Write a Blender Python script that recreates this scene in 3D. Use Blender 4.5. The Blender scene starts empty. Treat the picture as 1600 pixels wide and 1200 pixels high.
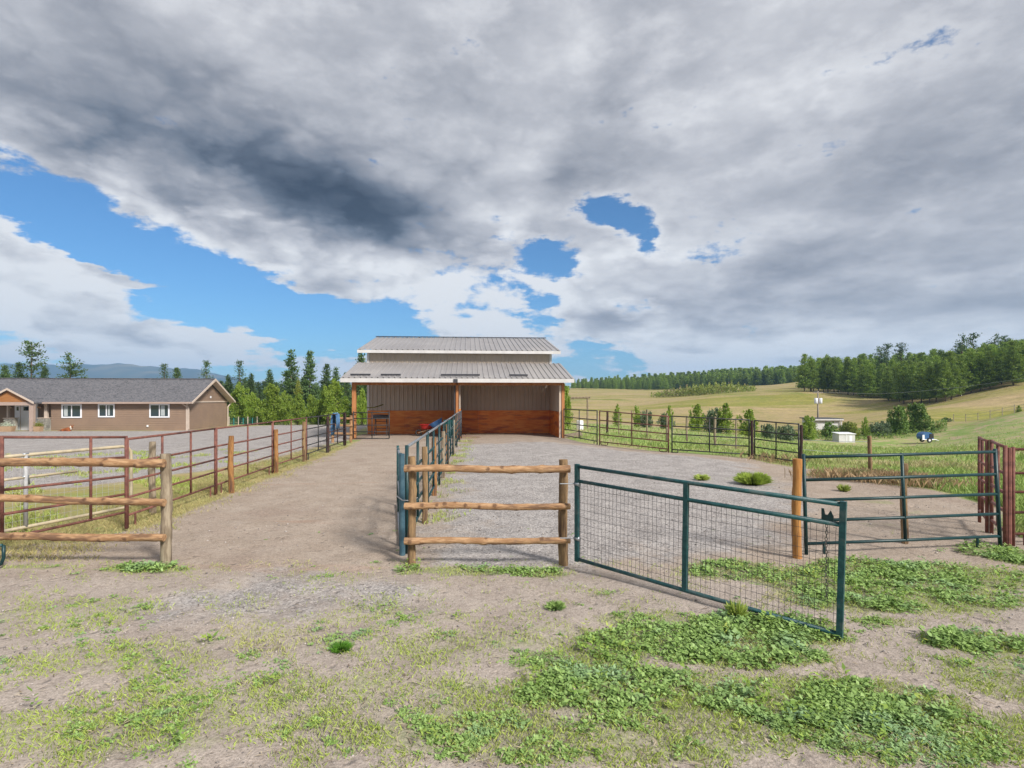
import bpy, math, random
import numpy as np
from mathutils import Vector
R = math.radians
rnd = random.Random(7)
rng = np.random.default_rng(11)
C = bpy.context.scene.collection
SC = bpy.context.scene
# ---------------------------------------------------------------- camera, sky, sun, exposure
F = 850.0; CAMZ = 2.2; HZ = 622.0
cam = bpy.data.cameras.new('camera'); co = bpy.data.objects.new('camera', cam); C.objects.link(co)
co.location = (0, 0, CAMZ); co.rotation_euler = (R(90), 0, 0)
cam.sensor_width = 36; cam.lens = 36*F/1600; cam.shift_y = (HZ-600)/1600; cam.clip_start = .1; cam.clip_end = 20000
SC.camera = co
EXPO = 1.95; SKYS = 0.1
SC.view_settings.view_transform = 'Standard'; SC.view_settings.look = 'None'
SC.view_settings.exposure = EXPO; SC.view_settings.gamma = 1; SC.view_settings.use_curve_mapping = False
SUN_EL, SUN_AZ = 37, 136          # azimuth clockwise from +Y: behind the camera
sun = bpy.data.lights.new('sun', 'SUN'); so = bpy.data.objects.new('sun', sun); C.objects.link(so)
sun.energy = 1.5; sun.angle = R(10); sun.color = (1, .95, .88)
so.rotation_euler = (R(90-SUN_EL), 0, R(180-SUN_AZ)); so.location = (0, 0, 60)

class NT:
    def __init__(s, tree): s.t = tree; s.n = tree.nodes; s.l = tree.links
    def new(s, typ, **kw):
        n = s.n.new(typ)
        for k, v in kw.items(): setattr(n, k, v)
        return n
    def link(s, a, b): s.l.new(a, b)
    def put(s, sock, v):
        if hasattr(v, 'is_linked') or hasattr(v, 'links'): s.l.new(v, sock)
        else: sock.default_value = v
    def m(s, op, a, b=0.0, c=None, clamp=False):
        n = s.new('ShaderNodeMath', operation=op); n.use_clamp = clamp
        s.put(n.inputs[0], a); s.put(n.inputs[1], b)
        if c is not None: s.put(n.inputs[2], c)
        return n.outputs[0]
    def v(s, op, a, b=None):
        n = s.new('ShaderNodeVectorMath', operation=op); s.put(n.inputs[0], a)
        if b is not None: s.put(n.inputs[1], b)
        return n.outputs['Value'] if op in ('LENGTH', 'DOT_PRODUCT') else n.outputs[0]
    def scale(s, a, k):
        n = s.new('ShaderNodeVectorMath', operation='SCALE'); s.put(n.inputs[0], a); s.put(n.inputs['Scale'], k); return n.outputs[0]
    def noise(s, vec, scale, detail=4, rough=.55, col=False, dist=0):
        n = s.new('ShaderNodeTexNoise'); s.put(n.inputs['Vector'], vec)
        n.inputs['Scale'].default_value = scale; n.inputs['Detail'].default_value = detail
        n.inputs['Roughness'].default_value = rough; n.inputs['Distortion'].default_value = dist
        return n.outputs['Color'] if col else n.outputs[0]
    def voro(s, vec, scale, out='Distance', rand=1):
        n = s.new('ShaderNodeTexVoronoi'); s.put(n.inputs['Vector'], vec)
        n.inputs['Scale'].default_value = scale; n.inputs['Randomness'].default_value = rand
        return n.outputs[out]
    def ramp(s, fac, lo, hi, a=0.0, b=1.0, smooth=True):
        n = s.new('ShaderNodeMapRange', interpolation_type='SMOOTHSTEP' if smooth else 'LINEAR')
        s.put(n.inputs[0], fac); s.put(n.inputs[1], lo); s.put(n.inputs[2], hi); s.put(n.inputs[3], a); s.put(n.inputs[4], b)
        return n.outputs[0]
    def mix(s, fac, a, b, blend='MIX'):
        n = s.new('ShaderNodeMix', data_type='RGBA', blend_type=blend); s.put(n.inputs[0], fac)
        for i, c in ((6, a), (7, b)):
            if isinstance(c, tuple): c = (*c[:3], 1)
            s.put(n.inputs[i], c)
        return n.outputs[2]
    def cramp(s, fac, stops):
        n = s.new('ShaderNodeValToRGB'); s.put(n.inputs[0], fac); e = n.color_ramp.elements
        while len(e) < len(stops): e.new(.5)
        for i, (p, c) in enumerate(stops): e[i].position = p; e[i].color = (*c, 1)
        return n.outputs[0]

W = bpy.data.worlds.new('World'); SC.world = W; W.use_nodes = True
w = NT(W.node_tree); w.n.clear()
dirv = w.new('ShaderNodeTexCoord').outputs['Generated']
sep = w.new('ShaderNodeSeparateXYZ'); w.link(dirv, sep.inputs[0]); sx, sy, sz = sep.outputs
az = w.m('ARCTAN2', sx, sy); el = w.m('ARCSINE', sz)
comb = w.new('ShaderNodeCombineXYZ'); w.link(az, comb.inputs[0]); w.link(el, comb.inputs[1]); P = comb.outputs[0]
zz = w.m('ADD', w.m('MAXIMUM', sz, 0.0), .13)
cq = w.new('ShaderNodeCombineXYZ'); w.link(w.m('DIVIDE', sx, zz), cq.inputs[0]); w.link(w.m('DIVIDE', sy, zz), cq.inputs[1]); Q = cq.outputs[0]
wn = w.noise(Q, 1.7, 6, .6, col=True)
Pw = w.v('ADD', P, w.v('MULTIPLY', w.v('SUBTRACT', wn, (.5, .5, .5)), (.20, .12, 0)))
wn2 = w.noise(Q, .8, 3, .5, col=True)
Ps = w.v('ADD', P, w.v('MULTIPLY', w.v('SUBTRACT', wn2, (.5, .5, .5)), (.25, .14, 0)))
def blob(px, py, rx, ry, rot, amp, vec):
    a = math.atan((px-800)/F); e = math.atan((HZ-py)/F*math.cos(a))
    mp = w.new('ShaderNodeMapping', vector_type='TEXTURE'); w.link(vec, mp.inputs[0])
    mp.inputs['Location'].default_value = (a, e, 0); mp.inputs['Rotation'].default_value = (0, 0, R(-rot))
    mp.inputs['Scale'].default_value = (rx/F, ry/F, 1)
    return w.ramp(w.v('LENGTH', mp.outputs[0]), .15, 1.0, amp, 0.0)
def total(lst, vec):
    s = None
    for b in lst:
        o = blob(*b, vec); s = o if s is None else w.m('ADD', s, o)
    return s
holes = total([(225, 395, 340, 90, 22, .98), (450, 485, 220, 62, 12, .8), (50, 325, 150, 72, 15, .85), (966, 352, 95, 48, 26, 1.22), (1015, 380, 45, 24, 20, .5), (905, 345, 50, 24, 0, .55),
               (845, 405, 100, 36, 8, 1.15), (845, 490, 80, 60, 50, .85), (925, 572, 170, 50, 0, .9), (540, 510, 190, 50, 0, .75), (1000, 488, 60, 14, 0, .8), (620, 495, 80, 60, 0, .6), (220, 560, 680, 115, 0, .86), (330, 470, 300, 80, 14, .34), (700, 470, 240, 120, 0, .48)], Pw)
fills = total([(70, 490, 310, 56, 10, .50), (400, 548, 310, 32, 6, .56), (120, 560, 240, 18, 0, .36), (20, 378, 100, 26, 12, .75), (205, 442, 120, 16, 4, .9),
               (470, 488, 42, 24, 30, .95), (412, 472, 28, 14, 0, .85), (135, 408, 32, 11, 0, .85), (690, 510, 150, 45, 0, .5)], Pw)
n1 = w.noise(Q, 2.2, 9, .62); n2 = w.noise(Q, .9, 5, .55)
nd = w.noise(w.v('MULTIPLY', w.v('ADD', P, w.v('MULTIPLY', w.v('SUBTRACT', wn, (.5, .5, .5)), (.05, .03, 0))), (1, 2.1, 1)), 6.5, 11, .64)
nf = w.noise(w.v('MULTIPLY', P, (1, 1.9, 1)), 19, 8, .6)
nds = w.ramp(nd, .30, .70, -.5, .5, False); nfs = w.ramp(nf, .30, .70, -.5, .5, False)
pe_ = w.v('ADD', w.v('MULTIPLY', P, (1, 2.3, 1)), w.v('MULTIPLY', w.v('SUBTRACT', w.noise(w.v('MULTIPLY', P, (1, 2.3, 1)), 12, 5, .6, col=True), (.5, .5, .5)), (.12, .12, 0)))
vc = w.m('MULTIPLY', w.m('SUBTRACT', .42, w.voro(pe_, 6.5)), .75)
cov = w.m('ADD', w.m('SUBTRACT', w.m('ADD', 1.20, vc), holes), w.m('ADD', fills, w.m('ADD', w.m('MULTIPLY', nds, 1.25), w.m('MULTIPLY', nfs, .60))))
alpha = w.ramp(cov, .18, .62)
thick = w.ramp(cov, .45, 1.5)
dark = total([(410, 262, 360, 110, 22, .37), (600, 345, 290, 95, 16, .34), (930, 230, 240, 70, -60, .14), (700, 230, 500, 150, 10, .10),
              (1450, 330, 420, 160, -10, .09), (1150, 440, 260, 60, -12, .12), (1300, 480, 300, 50, 0, .05), (120, 470, 110, 16, 12, .14), (200, 540, 140, 12, 0, .14), (100, 200, 220, 90, 20, .16), (500, 300, 180, 60, 22, .06)], Ps)
lite = total([(620, 440, 330, 60, 18, .20), (760, 480, 200, 100, 0, .22), (1000, 420, 240, 110, 0, .16), (820, 300, 160, 90, 40, .10), (1150, 540, 420, 60, 0, .16),
              (30, 430, 200, 60, 0, .25), (430, 520, 250, 40, 0, .25), (330, 395, 260, 26, 25, .25), (300, 600, 700, 90, 0, .34), (1100, 600, 800, 110, 0, .22), (80, 470, 300, 90, 8, .16), (700, 420, 260, 120, 10, .12)], Ps)
bri = w.m('ADD', w.m('SUBTRACT', .665, dark), lite)
cum = blob(420, 480, 1100, 380, 8, 1.0, P)
pv_ = w.v('ADD', w.v('MULTIPLY', P, (1, 2.0, 1)), w.v('MULTIPLY', w.v('SUBTRACT', w.noise(w.v('MULTIPLY', P, (1, 2, 1)), 9, 6, .6, col=True), (.5, .5, .5)), (.16, .16, 0)))
p1 = w.m('SUBTRACT', .45, w.voro(pv_, 9)); p2 = w.m('SUBTRACT', .45, w.voro(pv_, 23))
bri = w.m('ADD', bri, w.m('MULTIPLY', w.m('ADD', w.m('MULTIPLY', p1, .34), w.m('MULTIPLY', p2, .24)), w.m('ADD', .25, cum)))
bri = w.m('ADD', bri, w.m('MULTIPLY', w.m('SUBTRACT', n1, .5), .55))
bri = w.m('ADD', bri, w.m('MULTIPLY', nds, w.m('ADD', .16, w.m('MULTIPLY', cum, .42))))
bri = w.m('ADD', bri, w.m('MULTIPLY', nfs, w.m('ADD', .07, w.m('MULTIPLY', cum, .16))))
bri = w.m('ADD', bri, w.m('MULTIPLY', w.m('SUBTRACT', n2, .5), .45))
bri = w.m('ADD', bri, w.m('MULTIPLY', w.m('SUBTRACT', 1.0, thick), .22))
ccol = w.cramp(w.m('ADD', w.m('MULTIPLY', bri, .9), .1), [(0, (.035, .045, .07)), (.22, (.095, .115, .155)), (.34, (.175, .20, .25)), (.5, (.30, .315, .36)), (.73, (.55, .56, .60)), (1, (.88, .89, .91))])
ccol = w.scale(ccol, 1/(SKYS*2**EXPO))
sky = w.new('ShaderNodeTexSky', sky_type='NISHITA'); sky.sun_disc = False
sky.sun_elevation = R(SUN_EL); sky.sun_rotation = R(SUN_AZ); sky.air_density = 1.0; sky.dust_density = .4; sky.ozone_density = 2.5
skyc = w.v('MULTIPLY', sky.outputs[0], (.14, .245, .325))
fin = w.mix(alpha, skyc, ccol)
bg = w.new('ShaderNodeBackground'); w.link(fin, bg.inputs[0]); bg.inputs[1].default_value = SKYS
w.link(bg.outputs[0], w.new('ShaderNodeOutputWorld').inputs[0])

# ---------------------------------------------------------------- terrain function
CP = []
def cp(px, D, z): CP.append(((px-800)/F, math.log(D), z))
for D in (1, 3, 5, 8, 12):
    for px in (-1000, -300, 300, 800, 1300, 1900, 2600): cp(px, D, 0)
for px, D, z in [(-600, 20, -.1), (100, 20, -.1), (500, 20, 0), (700, 20, 0), (900, 20, 0), (540, 26, 0), (560, 31, 0), (720, 31, 0), (880, 31, 0), (880, 36, -.02), (575, 36, -.02),
    (700, 45, -.1), (100, 35, -.42), (450, 35, -.2), (-600, 50, -.8), (-100, 50, -.76), (150, 50, -.76), (300, 50, -.76), (340, 58, -.8), (0, 60, -.85), (430, 62, -.82), (520, 62, -.75),
    (-600, 100, -2), (100, 100, -2), (450, 100, -2), (650, 100, -2), (100, 300, -8), (450, 300, -7), (700, 300, 0), (100, 1500, -14), (450, 1500, -10), (-600, 1500, -14),
    (934, 25.6, 0), (1047, 22.4, -.06), (1172, 21, -.12), (1250, 19.8, -.27), (1100, 16, 0), (1360, 15, -.05), (1360, 20, -.3), (1320, 30, -.85), (1320, 50, -2.3), (1320, 78, -4.2), (1447, 75, -3.8),
    (1580, 20, -.3), (1580, 30, -.6), (1580, 60, -2.2), (1560, 100, -2.0), (1000, 40, -.4), (1000, 60, -1.1), (1000, 90, -2.3), (1000, 150, -1.9), (1000, 250, 2.8), (1000, 400, 8.3),
    (900, 150, -1), (900, 250, 3), (900, 400, 9.3), (1150, 60, -1.9), (1150, 90, -3.8), (1150, 140, -2.4), (1150, 250, 5.1), (1200, 350, 10.4), (1320, 110, -2.7), (1320, 150, -.1), (1320, 185, 4.2),
    (1260, 180, 4.7), (1450, 100, -1.1), (1450, 140, 1.5), (1600, 85, .2), (1600, 130, 6.0), (1450, 250, 11), (1250, 300, 11), (1600, 250, 16), (2200, 30, -.3), (2200, 85, 1), (2200, 130, 6), (2200, 250, 16),
    (900, 700, 12), (1200, 700, 16), (1600, 700, 24), (2200, 700, 24), (1000, 1500, 14), (1600, 1500, 24), (2200, 1500, 24)]: cp(px, D, z)
CPA = np.array(CP)
def _tps(r2): return np.where(r2 > 1e-12, .5*r2*np.log(np.maximum(r2, 1e-12)), 0)
_n = len(CPA); _d = ((CPA[:, None, :2]-CPA[None, :, :2])**2).sum(-1)
_K = np.zeros((_n+3, _n+3)); _K[:_n, :_n] = _tps(_d) + np.eye(_n)*2e-4
_K[:_n, _n] = 1; _K[:_n, _n+1:] = CPA[:, :2]; _K[_n, :_n] = 1; _K[_n+1:, :_n] = CPA[:, :2].T
_S = np.linalg.solve(_K, np.concatenate([CPA[:, 2], [0, 0, 0]]))
def H(x, y):
    x = np.asarray(x, float); y = np.asarray(y, float); sh = np.broadcast(x, y).shape
    x = np.broadcast_to(x, sh).ravel(); y = np.broadcast_to(y, sh).ravel()
    D = np.clip(y, 1.2, 1500); u = np.clip(x/D, -1.6, 1.6); v = np.log(D)
    q = np.stack([u, v], 1); out = np.zeros(len(q))
    for i in range(0, len(q), 20000):
        s = q[i:i+20000]; r2 = ((s[:, None]-CPA[None, :, :2])**2).sum(-1)
        out[i:i+20000] = _tps(r2)@_S[:_n] + _S[_n] + s@_S[_n+1:]
    k = np.clip((y-6)/8, 0, 1); out *= k*k*(3-2*k)
    return out.reshape(sh)
def h(x, y): return float(H(x, y))
def Wp(px, py, D): return Vector(((px-800)/F*D, D, CAMZ-(py-HZ)/F*D))
def GD(px, D): x = (px-800)/F*D; return Vector((x, D, h(x, D)))
def G(px, py):
    Ds = np.exp(np.linspace(math.log(2.5), math.log(900), 1500)); xs = (px-800)/F*Ds
    z = CAMZ-(py-HZ)/F*Ds; hh = H(xs, Ds); i = np.argmax(z <= hh)
    return Vector((xs[i], Ds[i], hh[i]))

# ---------------------------------------------------------------- mesh helpers
def setmesh(me, v, f, mi=None, smooth=False):
    me.from_pydata([tuple(p) for p in v], [], f); 
    if mi is not None: me.polygons.foreach_set('material_index', mi)
    if smooth: me.polygons.foreach_set('use_smooth', [True]*len(me.polygons))
    me.update()
def npmesh(name, v, f, mats, mi=None, cols=None):
    """v (n,3), f (m,k) numpy, every face of k corners"""
    me = bpy.data.meshes.new(name); k = f.shape[1]; m = len(f)
    me.vertices.add(len(v)); me.vertices.foreach_set('co', v.astype(np.float32).ravel())
    me.loops.add(m*k); me.loops.foreach_set('vertex_index', f.astype(np.int32).ravel())
    me.polygons.add(m); me.polygons.foreach_set('loop_start', np.arange(0, m*k, k, dtype=np.int32))
    for q in mats: me.materials.append(q)
    if mi is not None: me.polygons.foreach_set('material_index', mi.astype(np.int32))
    if cols is not None:
        for nm, a in cols.items():
            at = me.attributes.new(nm, 'FLOAT', 'POINT'); at.data.foreach_set('value', a.astype(np.float32))
    me.update(calc_edges=True); return me
class MB:
    def __init__(s): s.v = []; s.f = []; s.mi = []
    def add(s, v, f, mi=0):
        o = len(s.v); s.v += [Vector(p) for p in v]; s.f += [tuple(i+o for i in q) for q in f]; s.mi += [mi]*len(f); return s
    def hexa(s, c, mi=0):   # 8 corners: bottom 4 ccw, top 4
        return s.add(c, [(3, 2, 1, 0), (4, 5, 6, 7), (0, 1, 5, 4), (1, 2, 6, 5), (2, 3, 7, 6), (3, 0, 4, 7)], mi)
    def box(s, a, b, fr=None, mi=0):
        fr = fr or (lambda x, y, z: Vector((x, y, z)))
        (x0, y0, z0), (x1, y1, z1) = a, b
        return s.hexa([fr(x0, y0, z0), fr(x1, y0, z0), fr(x1, y1, z0), fr(x0, y1, z0), fr(x0, y0, z1), fr(x1, y0, z1), fr(x1, y1, z1), fr(x0, y1, z1)], mi)
    def tube(s, pts, r, n=8, mi=0, caps=True):
        pts = [Vector(p) for p in pts]; rs = r if isinstance(r, (list, tuple)) else [r]*len(pts)
        o = len(s.v); up = None
        for i, p in enumerate(pts):
            t = (pts[min(i+1, len(pts)-1)]-pts[max(i-1, 0)]).normalized()
            if up is None: up = Vector((0, 0, 1)) if abs(t.z) < .9 else Vector((1, 0, 0))
            a = t.cross(up).normalized(); b = a.cross(t).normalized(); up = b
            for k in range(n):
                an = 2*math.pi*k/n; s.v.append(p+(a*math.cos(an)+b*math.sin(an))*rs[i])
        for i in range(len(pts)-1):
            for k in range(n):
                s.f.append((o+i*n+k, o+i*n+(k+1) % n, o+(i+1)*n+(k+1) % n, o+(i+1)*n+k)); s.mi.append(mi)
        if caps:
            s.f.append(tuple(o+k for k in range(n-1, -1, -1))); s.f.append(tuple(o+(len(pts)-1)*n+k for k in range(n))); s.mi += [mi]*2
        return s
    def log(s, a, b, r, n=12, seed=0, knots=True, steps=None, taper=.06):
        a, b = Vector(a), Vector(b); L = (b-a).length; m = steps or max(4, int(L/.09)); q = random.Random(seed)
        t = (b-a).normalized(); up = Vector((0, 0, 1)) if abs(t.z) < .9 else Vector((1, 0, 0)); x = t.cross(up).normalized(); y = x.cross(t)
        o = len(s.v); ph = [q.uniform(0, 6.3) for _ in range(4)]; kn = [(q.uniform(0, m), q.uniform(0, 6.3), q.uniform(.08, .2)) for _ in range(int(L*7) if knots else 0)]
        for i in range(m+1):
            p = a+(b-a)*(i/m)+x*.006*math.sin(i*L/m*5.5+ph[0])+y*.006*math.sin(i*L/m*4.1+ph[1])
            for k in range(n):
                an = 2*math.pi*k/n; rr = r*(1-taper*i/m)*(1+.035*math.sin(3*an+ph[2]+i*L/m*2.2)+.04*math.sin(i*L/m*14+ph[3])+.03*math.sin(i*L/m*31+ph[0])+q.uniform(-.012, .012))
                for ki, ka, kh in kn:
                    da = math.cos(an-ka)
                    if da > .3: rr += r*kh*da*math.exp(-((i-ki)*L/m/.03)**2)*1.1
                s.v.append(p+(x*math.cos(an)+y*math.sin(an))*rr)
        for i in range(m):
            for k in range(n): s.f.append((o+i*n+k, o+i*n+(k+1) % n, o+(i+1)*n+(k+1) % n, o+(i+1)*n+k)); s.mi.append(0)
        s.f.append(tuple(o+k for k in range(n-1, -1, -1))); s.f.append(tuple(o+m*n+k for k in range(n))); s.mi += [0, 0]
        s.knots = [(a+(b-a)*(ki/m)+(x*math.cos(ka)+y*math.sin(ka))*r, kh) for ki, ka, kh in kn]
        return s
    def build(s, name, mat, parent=None, loc=None, smooth=False):
        me = bpy.data.meshes.new(name); org = Vector(parent['_o']) if parent is not None else Vector(loc if loc is not None else (0, 0, 0))
        for q in (mat if isinstance(mat, (list, tuple)) else [mat]): me.materials.append(q)
        setmesh(me, [p-org for p in s.v], s.f, s.mi, smooth)
        o = bpy.data.objects.new(name, me); C.objects.link(o)
        if parent is not None: o.parent = parent; o['_o'] = tuple(org)
        else: o.location = org; o['_o'] = tuple(org)
        return o
def knotattr(o, mb):
    me = o.data; org = Vector(o['_o']); at = me.attributes.new('knot', 'FLOAT', 'POINT')
    for i, v in enumerate(me.vertices):
        w_ = 0
        for c, kh in mb.knots: w_ = max(w_, 1-((v.co+org-c).length/(.035+.12*kh)))
        at.data[i].value = max(0, w_)
def autosmooth(o, ang=40):
    me = o.data; me.polygons.foreach_set('use_smooth', [True]*len(me.polygons)); me.set_sharp_from_angle(angle=R(ang))
def thing(name, label, cat, loc=(0, 0, 0), group=None):
    o = bpy.data.objects.new(name, None); C.objects.link(o); o.location = loc; o.empty_display_size = .2
    o['_o'] = tuple(loc); o['label'] = label; o['category'] = cat
    if group: o['group'] = group
    return o
def tag(o, label, cat, group=None):
    o['label'] = label; o['category'] = cat
    if group: o['group'] = group
    return o
def struct(o): o['kind'] = 'structure'; return o
def stuff(o, label=None, cat=None):
    o['kind'] = 'stuff'
    if label: o['label'] = label; o['category'] = cat
    return o

# ---------------------------------------------------------------- materials
def S(r, g, b):
    f = lambda c: ((c/255+.055)/1.055)**2.4 if c > 10 else c/255/12.92
    return (f(r), f(g), f(b))
def mat(name, c1, c2=None, rough=.7, scale=3., metal=0., bump=.0, bscale=None, coord='Object', stretch=(1, 1, 1), detail=4, spec=.4, contrast=(.35, .65), vary=0., c3=None):
    m = bpy.data.materials.new(name); m.use_nodes = True; t = NT(m.node_tree); b = t.n['Principled BSDF']
    b.inputs['Roughness'].default_value = rough; b.inputs['Metallic'].default_value = metal; b.inputs['Specular IOR Level'].default_value = spec
    tc = t.new('ShaderNodeTexCoord').outputs[coord]
    if stretch != (1, 1, 1): tc = t.v('MULTIPLY', tc, stretch)
    if c2 is None: c2 = tuple(x*.8 for x in c1)
    nz = t.noise(tc, scale, detail, .6); col = t.mix(t.ramp(nz, *contrast), c1, c2)
    if c3 is not None: col = t.mix(t.ramp(t.noise(tc, scale*.35, 3, .6), .52, .66), col, c3)
    if vary:
        oi = t.new('ShaderNodeObjectInfo').outputs['Random']; col = t.mix(1.0, col, t.mix(oi, (1-vary,)*3, (1+vary, 1+vary, 1+vary*.8)), 'MULTIPLY')
    t.link(col, b.inputs['Base Color'])
    if bump:
        bp = t.new('ShaderNodeBump'); bp.inputs['Strength'].default_value = bump; bp.inputs['Distance'].default_value = .02
        t.link(t.noise(tc, bscale or scale*4, 4, .6), bp.inputs['Height']); t.link(bp.outputs[0], b.inputs['Normal'])
    return m
def leafmat(name, ca, cb, cc=None, scale=1.5, trans=.25, vary=.15, th=(.5, .7)):
    m = bpy.data.materials.new(name); m.use_nodes = True; t = NT(m.node_tree); t.n.clear()
    geo = t.new('ShaderNodeNewGeometry'); tc = t.new('ShaderNodeTexCoord').outputs['Object']
    rp = geo.outputs['Random Per Island']
    col = t.mix(rp, ca, cb)
    if cc is not None: col = t.mix(t.ramp(t.noise(tc, scale, 3, .6), *th), col, cc)
    oi = t.new('ShaderNodeObjectInfo').outputs['Random']
    col = t.mix(1.0, col, t.mix(oi, (1-vary,)*3, (1+vary,)*3), 'MULTIPLY')
    d = t.new('ShaderNodeBsdfDiffuse'); t.link(col, d.inputs[0])
    tr = t.new('ShaderNodeBsdfTranslucent'); t.link(col, tr.inputs[0])
    g = t.new('ShaderNodeBsdfGlossy'); g.inputs['Roughness'].default_value = .55; g.inputs[0].default_value = (1, 1, 1, 1)
    mx = t.new('ShaderNodeMixShader'); mx.inputs[0].default_value = trans; t.link(d.outputs[0], mx.inputs[1]); t.link(tr.outputs[0], mx.inputs[2])
    m2 = t.new('ShaderNodeMixShader'); m2.inputs[0].default_value = .025; t.link(mx.outputs[0], m2.inputs[1]); t.link(g.outputs[0], m2.inputs[2])
    t.link(m2.outputs[0], t.new('ShaderNodeOutputMaterial').inputs[0]); return m
M = {}
M['green'] = mat('green_paint', (.008, .055, .062), (.018, .085, .088), .45, 16, bump=.15, c3=(.06, .10, .10))
M['greend'] = mat('dark_green_paint', (.006, .032, .036), (.009, .045, .048), .42, 9, bump=.08)
M['black'] = mat('black_paint', (.018, .022, .026), (.04, .038, .036), .5, 8)
M['rust'] = mat('rusty_red_paint', (.14, .052, .042), (.21, .085, .062), .75, 14, bump=.2, c3=(.09, .036, .03))
M['rustp'] = mat('faded_rusty_paint', (.30, .15, .125), (.20, .085, .07), .75, 10, bump=.15)
M['rustd'] = mat('dark_rusty_steel', (.055, .022, .018), (.025, .018, .018), .7, 8, bump=.15)
M['cream'] = mat('cream_pipe', (.50, .42, .28), (.36, .31, .23), .6, 6)
M['galv'] = mat('galv_steel_and_rail_sheen', (.35, .37, .39), (.24, .26, .28), .4, 14, metal=.6)  # steel fittings; also the sky sheen put on the green panels' top rails
M['galvp'] = mat('weathered_pale_pipe', (.42, .42, .42), (.33, .33, .34), .6, 8)
M['log'] = mat('peeled_log', (.38, .215, .105), (.27, .145, .07), .75, 5, bump=.3, stretch=(1, 1, 1), c3=(.15, .085, .05), contrast=(.3, .7))
M['logx'] = mat('peeled_rail', (.46, .285, .155), (.30, .165, .08), .8, 26, bump=.5, bscale=60, stretch=(.22, 1, 1), c3=(.17, .095, .055), contrast=(.35, .62))
def knotmix(m):
    t = NT(m.node_tree); b = t.n['Principled BSDF']; l = b.inputs['Base Color'].links[0].from_socket
    k = t.new('ShaderNodeAttribute', attribute_name='knot').outputs['Fac']; n = t.noise(t.new('ShaderNodeTexCoord').outputs['Object'], 60, 3, .6)
    t.link(t.mix(t.ramp(t.m('ADD', k, t.m('MULTIPLY', t.m('SUBTRACT', n, .5), .5)), .25, .7, 0, .85), l, (.10, .05, .028)), b.inputs['Base Color'])
knotmix(M['logx'])
M['logz'] = mat('weathered_post', (.31, .20, .10), (.18, .115, .06), .85, 30, bump=.5, bscale=60, stretch=(1, 1, .12), c3=(.10, .06, .035), contrast=(.35, .62))
M['logg'] = mat('grey_weathered_post', (.34, .28, .20), (.20, .155, .105), .88, 30, bump=.5, bscale=60, stretch=(1, 1, .12), c3=(.12, .085, .055), contrast=(.35, .62))
M['orangepost'] = mat('new_orange_post', (.44, .21, .06), (.33, .14, .035), .75, 34, bump=.25, bscale=30, stretch=(1, 1, .15), c3=(.36, .17, .06))
M['brownpost'] = mat('amber_brown_post', (.36, .18, .06), (.20, .095, .035), .8, 30, bump=.4, bscale=60, stretch=(1, 1, .14), c3=(.10, .05, .03), contrast=(.38, .62))
M['barnpost'] = mat('stained_timber', (.46, .20, .075), (.34, .13, .045), .7, 5, bump=.2, stretch=(1, 1, .15))
M['ply'] = mat('stained_plywood', (.60, .15, .026), (.72, .27, .06), .6, 3.5, bump=.2, bscale=20, stretch=(.5, .5, 3), c3=(.38, .10, .04), contrast=(.36, .64), vary=.12, detail=8)
M['siding'] = mat('tan_steel_siding', (.43, .365, .305), (.39, .33, .275), .5, .6, spec=.4, vary=.04)
M['roofm'] = mat('grey_steel_roofing', (.30, .285, .285), (.265, .25, .25), .42, .5, spec=.5, vary=.05, c3=(.33, .31, .30))
M['white'] = mat('white_trim', (.60, .585, .58), (.53, .515, .51), .55, 2)
M['dark'] = mat('dark_steel', (.04, .042, .05), (.06, .06, .07), .5, 6)
M['hsiding'] = mat('brown_lap_siding', (.27, .185, .13), (.24, .165, .118), .65, .8)
M['htrim'] = mat('cream_house_trim', (.56, .46, .38), (.50, .41, .34), .6, 2)
M['pinkfascia'] = mat('beige_fascia', (.40, .30, .25), (.36, .27, .225), .6, 2)
M['whitev'] = mat('white_vinyl', (.80, .81, .86), (.76, .77, .80), .4, 2)
M['cedar'] = mat('cedar_gable', (.36, .16, .055), (.30, .125, .04), .6, 4, stretch=(.3, .3, 3))
M['stone'] = mat('stone_veneer', (.30, .28, .25), (.19, .18, .165), .9, 7, bump=.4, vary=.25)
M['conc'] = mat('concrete', (.45, .42, .37), (.36, .34, .30), .9, 3, bump=.1)
M['red'] = mat('red_plastic', (.45, .02, .015), (.36, .018, .014), .4, 4)
M['blue'] = mat('blue_plastic', (.05, .14, .32), (.035, .10, .25), .45, 4)
M['teal'] = mat('teal_plastic', (.02, .17, .16), (.03, .24, .22), .45, 4)
M['rubber'] = mat('black_rubber', (.02, .02, .02), (.03, .03, .03), .8, 8)
M['dogr'] = mat('russet_fur', (.32, .10, .03), (.22, .065, .02), .9, 20); M['dogw'] = mat('white_fur', (.7, .64, .55), (.6, .52, .42), .9, 20)
M['pot'] = mat('tan_pot', (.42, .28, .17), (.36, .24, .14), .7, 3)
M['lampg'] = mat('lamp_glass', (.8, .55, .35), (.75, .5, .3), .4, 3)
M['bark'] = mat('tree_bark', (.10, .07, .05), (.17, .125, .10), .9, 4, bump=.5, stretch=(1, 1, .2))
M['polewood'] = mat('grey_pole_wood', (.33, .28, .23), (.26, .22, .18), .9, 2, stretch=(1, 1, .2))
M['shed'] = mat('pale_shed_wall', (.60, .60, .60), (.50, .50, .51), .7, 1)
M['chain'] = mat('chain_steel', (.16, .145, .135), (.26, .24, .23), .45, 20, metal=.7)
M['glove'] = mat('denim_blue', (.04, .11, .26), (.10, .22, .36), .9, 8)
M['curtain'] = mat('pale_curtain', (.42, .46, .46), (.36, .40, .41), .9, 6)
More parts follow.
